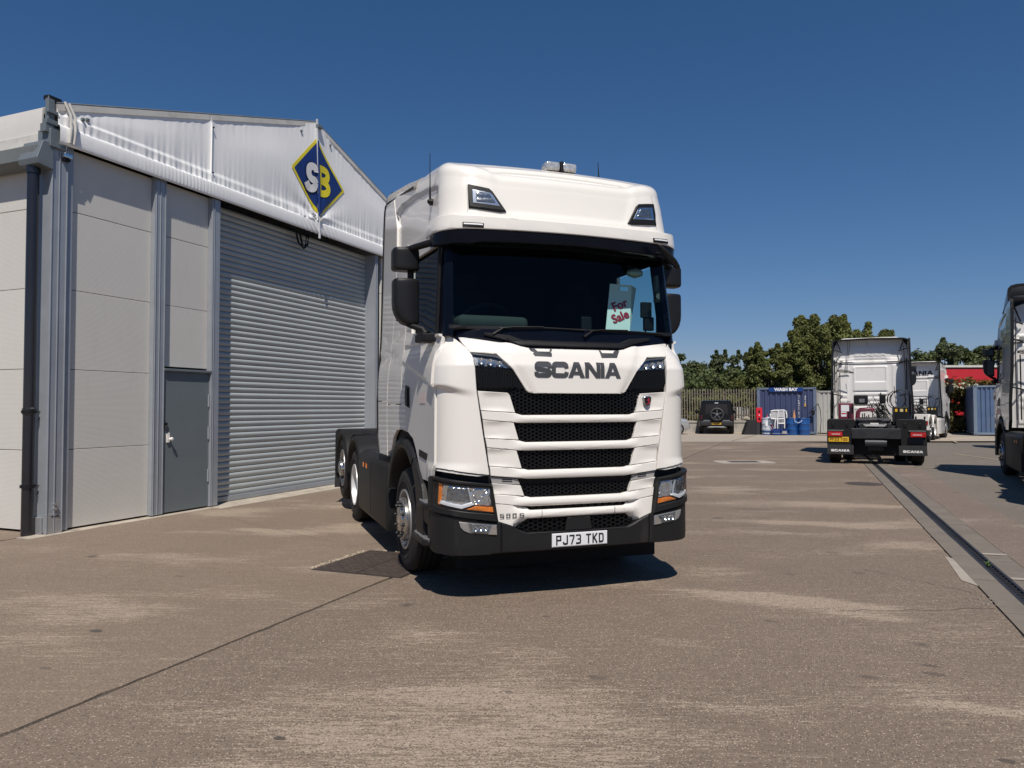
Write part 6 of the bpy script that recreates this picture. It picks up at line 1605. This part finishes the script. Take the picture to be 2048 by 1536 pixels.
tube('frame_rim', [(-.44, -.03, .98), (-.47, -.03, 1.2), (-.42, -.03, 1.36), (-.25, -.03, 1.40), (.3, -.05, 1.42), (.42, -.03, 1.34), (.45, -.03, 1.05)], .034, WP, ck, 8)
tube('frame_rim', [(-.42, -.05, .94), (-.1, -.1, .92), (.30, -.12, .94)], .03, WP, ck, 8)
tube('frame_rim', [(-.04, -.13, .67), (.3, -.13, .67)], .026, WP, ck, 8)
for x0, x1, lab in ((-.42, .0, 'blue box under the left of the white plastic chairs'), (.04, .42, 'blue box with a worn label under the right of the white plastic chairs')):
    b_ = thing('blue_crate', lab, 'box', (IT(15.30, .85)[0] + (x0 + x1) / 2, IT(15.3, .9)[1], 0), 0); hw = (x1 - x0) / 2
    BX = mat('crate_blue', (.01, .035, .16), .4, 0, 0, .1, 3)
    prism('body', [(-hw, .02), (hw, .02), (hw, .30), (hw * .5, .38), (hw * .3, .30), (-hw * .3, .30), (-hw * .5, .38), (-hw, .30)], -.2, .18, BX, b_, plane='xz', bev=.012)
    box('rim', (-hw - .01, -.21, .10), (hw + .01, -.2, .13), mat('crate_rim', (.2, .26, .36), .5), b_)
    if x0 > 0: box('label', (-.12, -.222, .10), (.12, -.208, .24), mat('crate_label', (.35, .33, .30), .6), b_)
cn = thing('spray_bottle', 'orange and white squeeze bottle tipped between the two blue drums', 'bottle', (*IT(16.2), .95), 0)
lathe('cone', [(0, .09), (.22, .05), (.50, .008)], mat('cone_orange', (.60, .28, .10), .5), cn, 'z', 14)
hz = thing('hose', 'looped white hose hanging between the two blue drums', 'hose', (*IT(16.3, .8), .9), 0)
tube('hose_loop', [(-.05, 0, .16), (-.10, -.02, .05), (-.07, -.04, -.12), (.08, -.05, -.20), (.26, -.05, -.14), (.36, -.03, .0), (.46, 0, .06)], .022, mat('hose_pale', (.42, .50, .60), .5), hz, 8)
jb = thing('pressure_lance', 'black pressure washer lance and hose clipped to the container corner post', 'hose', (*IT(17.25, .12), 0), R(-18))
tube('lance', [(.32, 0, 1.8), (.05, -.05, 1.5), (-.2, -.05, 1.2)], .02, BLK, jb, 6); tube('hose_down', [(.3, -.05, 1.75), (.42, -.05, 1.4), (.45, -.05, .8), (.38, -.05, .1)], .02, BLK, jb, 6); box('reel', (-.06, -.1, 1.15), (.12, .0, 1.42), BLK, jb, bev=.03)
tube('foot_hose', [(-.3, -.5, .03), (.3, -.6, .03), (.9, -.5, .03), (1.3, -.7, .03)], .02, BLK, jb, 6)
ib = thing('white_container_tank', 'white caged tank standing behind the fence pales', 'tank', (14.9, 47.9, .6), 0)
box('tank', (-.5, -.3, 0), (.35, .4, 1.0), mat('tank_white', (.62, .62, .58), .5), ib, bev=.05)
for k in range(5): box('cage_bar', (-.5 + k * .2, -.33, 0), (-.47 + k * .2, -.31, 1.05), ALU, ib)
# stones and a yellowish plant on the wall
for i, (x, s, lab) in enumerate(((13.95, .22, 'larger pale rock lying on the low wall beside the black car'), (13.4, .12, 'smaller pale rock lying on the low wall beside the black car'))):
    bm = bmesh.new(); bmesh.ops.create_icosphere(bm, subdivisions=2, radius=s); rnd = random.Random(i)
    for v in bm.verts: v.co *= rnd.uniform(.8, 1.15); v.co.z *= .7
    o = fromb('rock', bm, mat('rock_pale', (.36, .32, .26), .9, bmp=.4), None, smooth=True); o.location = (x + .9, 47.0, .74 + s * .5); tag(o, lab, 'rock')

# ------------------------------------------------------------------ black off-road car seen from behind
CARB = mat('car_black', (.004, .005, .007), .25, 0, .3, .2, 3, spec=.3); CGL = mat('car_glass_dark', (.004, .006, .010), .06, 0, .5, .1, 3)
car = thing('off_road_car', 'boxy black off road car with a spare wheel on its tailgate, parked at the fence', 'car', (12.05, 43.6, 0), R(-14))
def loft(name, secs, m, parent, ang=40):
    bm = bmesh.new(); prev = None
    for y, s in secs:
        row = [bm.verts.new((x, y, z)) for x, z in s]
        if prev:
            for k in range(len(s)): bm.faces.new((prev[k], prev[(k + 1) % len(s)], row[(k + 1) % len(s)], row[k]))
        else: bm.faces.new(row)
        prev = row
    bm.faces.new(prev); return fromb(name, bm, m, parent, smooth=True, ang=ang)
def carsec(w0, w1, zb, zm, wt, zt, r=.06):
    h = [(w0 - .04, zb), (w0, zb + .06), (w1, zm), (w1 - .02, zm + .04), (wt + .05, zt - .10), (wt, zt - .03), (wt - .10, zt)]
    return [(x, z) for x, z in h] + [(-x, z) for x, z in h[::-1]]
loft('body', [(0, carsec(.93, .94, .50, 1.12, .76, 1.90)), (.06, carsec(.97, .98, .46, 1.12, .80, 1.95)), (.5, carsec(1.0, 1.0, .42, 1.13, .82, 1.99)), (2.5, carsec(1.0, 1.0, .42, 1.13, .82, 1.99)), (3.1, carsec(1.0, 1.0, .42, 1.13, .80, 1.85)), (3.5, carsec(1.0, 1.0, .42, 1.10, .95, 1.24)), (4.6, carsec(.98, .98, .45, 1.05, .90, 1.14)), (4.8, carsec(.9, .9, .5, .9, .8, 1.0))], CARB, car)
prism('rear_window', [(-.68, 1.16), (.68, 1.16), (.60, 1.78), (-.60, 1.78)], -.005, .03, CGL, car, plane='xz', bev=.01)
for s in (1, -1):
    mk('side_window', [(s * 1.003, .45, 1.2), (s * 1.003, 2.9, 1.2), (s * .87, 2.7, 1.80), (s * .87, .5, 1.80)], [(0, 1, 2, 3)], CGL, car)
    for y in (.85, 3.9):
        wv_ = lathe('wheel', [(-.26, .28), (-.25, .37), (-.22, .40), (-.03, .40), (0, .37), (0, .27), (-.03, .24), (-.05, .05)], TYRE, car, 'x', 30)
        wv_.location = (s * 1.0, y, .40); wv_.scale = (s, 1, 1)
    for z in (1.06, .93): box('tail_lamp', (s * .86 - .04, -.012, z - .045), (s * .86 + .04, .01, z + .045), mat('smoked_lamp', (.10, .006, .01), .2, 0, .5), car, bev=.006)
    box('rear_step_trim', (s * .35, -.02, .80), (s * .75, .0, .83), ALU, car)
    tube('exhaust', [(s * .15, .1, .42), (s * .55, .08, .42)], .05, RIM, car, 10)
    m_ = box('door_mirror', (s * 1.02, 2.75, 1.22), (s * 1.24, 2.9, 1.42), CARB, car, bev=.03)
tube('body_crease', [(1.0, 2.6, 1.14), (1.01, 1.6, 1.14)], .012, ALU, car, 5)
box('bumper', (-.94, -.06, .50), (.94, .25, .76), mat('car_bumper', (.02, .02, .022), .5), car, bev=.04)
box('skid_bar', (-.45, -.07, .40), (.45, .1, .46), ALU, car, bev=.015)
npl = box('number_plate', (-.28, -.075, .57), (.25, -.06, .69), PLATEY, car, bev=.003)
for k in range(7): box('plate_print', (-.25 + k * .068, -.078, .59), (-.21 + k * .068, -.0755, .67), mat('plate_print_brown', (.10, .05, .01), .5), npl)
box('high_brake_lamp', (-.10, -.01, 1.82), (.10, .02, 1.86), PLATEW, car, bev=.004)
sp_ = lathe('spare_wheel', [(.0, .22), (-.02, .27), (-.20, .30), (-.235, .33), (-.22, .37), (-.12, .39), (-.02, .37), (0, .30)], mat('spare_tyre', (.05, .052, .055), .6), car, 'y', 36, (.02, 0, 1.18))
lathe('spare_rim', [(-.215, .29), (-.20, .27), (-.12, .24), (-.10, .02)], mat('rim_black', (.008, .008, .009), .3), sp_, 'y', 30, (.02, 0, 1.18))
for k in range(5):
    a = R(90 + 72 * k); c, s = math.cos(a), math.sin(a)
    prism('rim_spoke', [(.02 + c * .04 - s * .03, 1.18 + s * .04 + c * .03), (.02 + c * .27 - s * .045, 1.18 + s * .27 + c * .045), (.02 + c * .27 + s * .045, 1.18 + s * .27 - c * .045), (.02 + c * .04 + s * .03, 1.18 + s * .04 - c * .03)], -.20, -.15, mat('spoke_grey', (.09, .09, .10), .4, .3), sp_, plane='xz', bev=.006)
lathe('hub_cap', [(-.205, .001), (-.205, .03), (-.19, .05)], CHROME, sp_, 'y', 12, (.02, 0, 1.18))
# pale silver car whose tail shows past the white truck
car2 = thing('parked_car', 'silver saloon car mostly hidden behind the white truck, its tail showing', 'car', (7.9, 43.9, 0), R(-84))
SIL = mat('car_silver', (.45, .47, .48), .25, .4, .8, .04, 2)
def sec2(w_, zb, zt, wt): h = [(w_ - .05, zb), (w_, zb + .08), (w_, min(.82, zt * .85)), (wt, zt - .05), (wt - .12, zt)]; return h + [(-x, z) for x, z in h[::-1]]
# local y runs along the car
loft('body', [(-1.7, sec2(.70, .35, .70, .66)), (-1.6, sec2(.82, .28, .92, .74)), (-1.2, sec2(.88, .24, 1.02, .78)), (-.6, sec2(.90, .24, 1.38, .62)), (.6, sec2(.90, .24, 1.42, .62)), (1.4, sec2(.90, .24, 1.02, .76)), (2.3, sec2(.86, .26, .90, .70)), (2.5, sec2(.70, .35, .60, .6))], SIL, car2)
for s in (1, -1):
    for y in (-.95, 1.75):
        w2 = lathe('wheel', [(-.2, .2), (-.19, .28), (-.17, .32), (-.03, .32), (0, .29), (0, .22)], TYRE, car2, 'x', 26); w2.location = (s * .905, y, .32); w2.scale = (s, 1, 1)
        lathe('wheel_trim', [(.0, .21), (.01, .19), (-.01, .08), (.01, .02)], RIM, w2, 'x', 20)
    mk('side_window', [(s * .86, -.85, .95), (s * .86, 1.1, .95), (s * .68, .55, 1.34), (s * .68, -.5, 1.34)], [(0, 1, 2, 3)], CGL, car2)

# ------------------------------------------------------------------ long red trailer and flowering hedge behind the middle tractor unit
tl = thing('curtain_trailer', 'long red trailer with a white top rail, behind the flowering hedge', 'trailer', (24, 49, 0), 0)
RED = mat('curtain_red', (.50, .02, .03), .5, 0, 0, .06, 1)
bm = bmesh.new(); A = []
for k in range(121): x = k * .1; A.append((bm.verts.new((x, .03 * math.sin(x * 9), 1.0)), bm.verts.new((x, .01, 4.12))))
for a, b in zip(A, A[1:]): bm.faces.new((a[0], b[0], b[1], a[1]))
fromb('curtain', bm, RED, tl, smooth=True, normals=False)
box('top_rail', (-.05, -.04, 4.20), (12.05, .3, 4.34), mat('trailer_rail', (.62, .60, .55), .5), tl); box('rail_shadow_gap', (0, -.02, 4.12), (12, .1, 4.20), BLK, tl)
box('body', (0, .1, 1.0), (12, 2.5, 4.2), RED, tl); box('chassis', (0, .2, .7), (12, 2.4, 1.0), BLK, tl)
for x in (9.2, 10.4, 11.2): lathe('wheel', [(0, .2), (0, .5), (.3, .5), (.3, .2)], TYRE, tl, 'y', 24, (x, .1, .5))
fb = thing('flowering_hedge', 'overgrown hedge with red and cream flowers in front of the red trailer', 'hedge', (25.5, 45.5, 0), 0)
cs = [(rng.uniform(-3, 9), rng.uniform(-.6, 1.6), rng.uniform(.3, 3.0)) for _ in range(190)]
leaves('foliage', cs, [rng.uniform(.4, .65) for _ in cs], 240, .10, LM[4], fb)
cs = [(rng.uniform(-2.5, 9), rng.uniform(-.7, .9), rng.uniform(2.5, 3.2)) for _ in range(60)]
leaves('orange_foliage', cs, [rng.uniform(.25, .42) for _ in cs], 190, .09, leaf_mat('leaf_orange', (.15, .10, .028)), fb)
cs = [(rng.uniform(-2.5, 4.5), -.9 + rng.uniform(-.2, .2), rng.uniform(2.5, 3.05)) for _ in range(40)]
o = leaves('cream_flowers', cs, [.10] * 40, 26, .06, mat('flower_cream', (.62, .58, .42), .6), fb); o['kind'] = 'stuff'
cs = [(rng.uniform(-2.5, 4.5), -.8 + rng.uniform(-.3, .2), rng.uniform(1.8, 3.5)) for _ in range(60)]
o = leaves('red_flowers', cs, [.09] * 60, 16, .06, mat('flower_red', (.50, .05, .03), .6), fb); o['kind'] = 'stuff'
bm = bmesh.new()
for k in range(12): addtube(bm, [(rng.uniform(-3, 4), rng.uniform(0, 1), 0), (rng.uniform(-3, 4), .5, 2.2)], [.05, .02], 6)
fromb('stem', bm, BARK, fb)

# ------------------------------------------------------------------ tractor units
MAINL = 'large white tractor unit by the roller shutter with a for sale card in its windscreen'
truck = build_truck('tractor_unit', MAINL, None, (.567, 6.36, 0), R(20), front=True, back=False, reg='PJ73 TKD')
# folded card in the windscreen, standing on the dash
TM = Matrix.Translation((.567, 6.36, 0)) @ Matrix.Rotation(R(20), 4, 'Z')
cs_ = thing('for_sale_card', 'folded white card with red for sale lettering standing behind the windscreen', 'sign', TM @ Vector((.55, .38, 2.30)), R(20))
def CP3(x, z, y=0): return (x - .55, y, z - 2.30)
o_ = [CP3(.455, 2.315, -.02), CP3(.71, 2.315, -.02), CP3(.775, 2.765, .06), CP3(.545, 2.768, .06)]
vsC = []
def cface(name, quad, hole, m):
    A, B, C, D = [Vector(p) for p in quad]
    def uv(u, v): return (A + (B - A) * u) * (1 - v) + (D + (C - D) * u) * v
    if not hole: return mk(name, [uv(0, 0), uv(1, 0), uv(1, 1), uv(0, 1)], [(0, 1, 2, 3)], m, cs_), uv
    us = [0, .46, .78, .82, 1]; us = [0, .44, .84, 1]; vv = [0, .87, .95, 1]; P_ = [[uv(u, v) for v in vv] for u in us]; vs = [p for r_ in P_ for p in r_]
    fs = [(i * 4 + j, (i + 1) * 4 + j, (i + 1) * 4 + j + 1, i * 4 + j + 1) for i in range(3) for j in range(3) if not (i == 1 and j == 1)]
    return mk(name, vs, fs, m, cs_), uv
fr_, uv_ = cface('card_front', o_, True, CARD)
cface('card_side', [CP3(.71, 2.315, -.02), CP3(.80, 2.315, .16), CP3(.905, 2.765, .20), CP3(.775, 2.765, .06)], False, CARD)
A_, B_, C_, D_ = [Vector(p) for p in o_]
xd = (B_ - A_).normalized(); yd = Vector((0, .08, .45)).normalized(); nn_ = xd.cross(yd)
base = planeM(Vector((0, 0, 0)), xd, yd)
def slant(txt, u, v, size):
    c = uv_(u, v) - Vector((0, .006, 0)); M = Matrix.Translation(c) @ base @ Matrix.Rotation(R(22), 4, 'Z')
    return textmesh('lettering', txt, size, REDTX, fr_, M, bold=.003, ext=.0008, sx=1.05)
slant('For', .50, .55, .115); slant('Sale', .56, .30, .115)

# neighbours, all heading away from the camera
def away(name, label, tail, ang, tail_len=6.99, **k):
    h = Vector((math.sin(ang), math.cos(ang), 0)); o = Vector((*tail, 0)) + h * tail_len
    return build_truck(name, label, 'tractor units parked in the yard', tuple(o), math.pi - ang, front=False, **k)
rear = away('tractor_unit', 'white tractor unit seen squarely from behind, black mudguards and yellow number plate', (10.04, 20.45), R(24.5), back=True, lift=False, backname='emboss', mirrors=(-1,), spoiler='short', high=False)
RT = rear
lp_ = box('number_plate', (.68, 6.975, .62), (1.20, 6.99, .755), PLATEY, RT, bev=.003)
g2 = lambda a, b: Vector((-a, 6.992, b))
lettering('lettering', 'PF23 VOD', g2, -1.165, .65, .075, PRINT, lp_, font='plate', gap=.17, off=.001, width=.45)
box('plate_box', (-.78, 6.97, .60), (-1.15, 7.0, .755), GLOSSBLK, RT, bev=.006)
mid = away('tractor_unit', 'farther white tractor unit with white mudguards, seen past the rear facing cab', (18.01, 34.5), R(38), back=True, lift=False, guard=WHITE, backname='print', mirrors=(-1,), spoiler='short', high=False)
SHADE_PAINT = SHADED_WHITE
edge_o = Vector((13.25, 18.2, 0))
edge = build_truck('tractor_unit', 'white tractor unit, sides coloured as in shade, cut off by the right edge of the picture', 'tractor units parked in the yard', tuple(edge_o), math.pi - R(26.5), front=False, back=True, lift=False, paint=SHADED_WHITE, mirrors=(1,), spoiler='short', lift_spoiler=.26)
bpy.context.view_layer.update()
for lab, dx, dy in (('tractor unit in the same row standing nearer the camera, outside the right edge', -2.4, -6.2), ('tractor unit in the same row standing beyond the shaded white one at the right edge', 7.75, 10.9)):
    c = copy_tree(edge); c.location = edge_o + Vector((dx, dy, 0)); c['label'] = lab
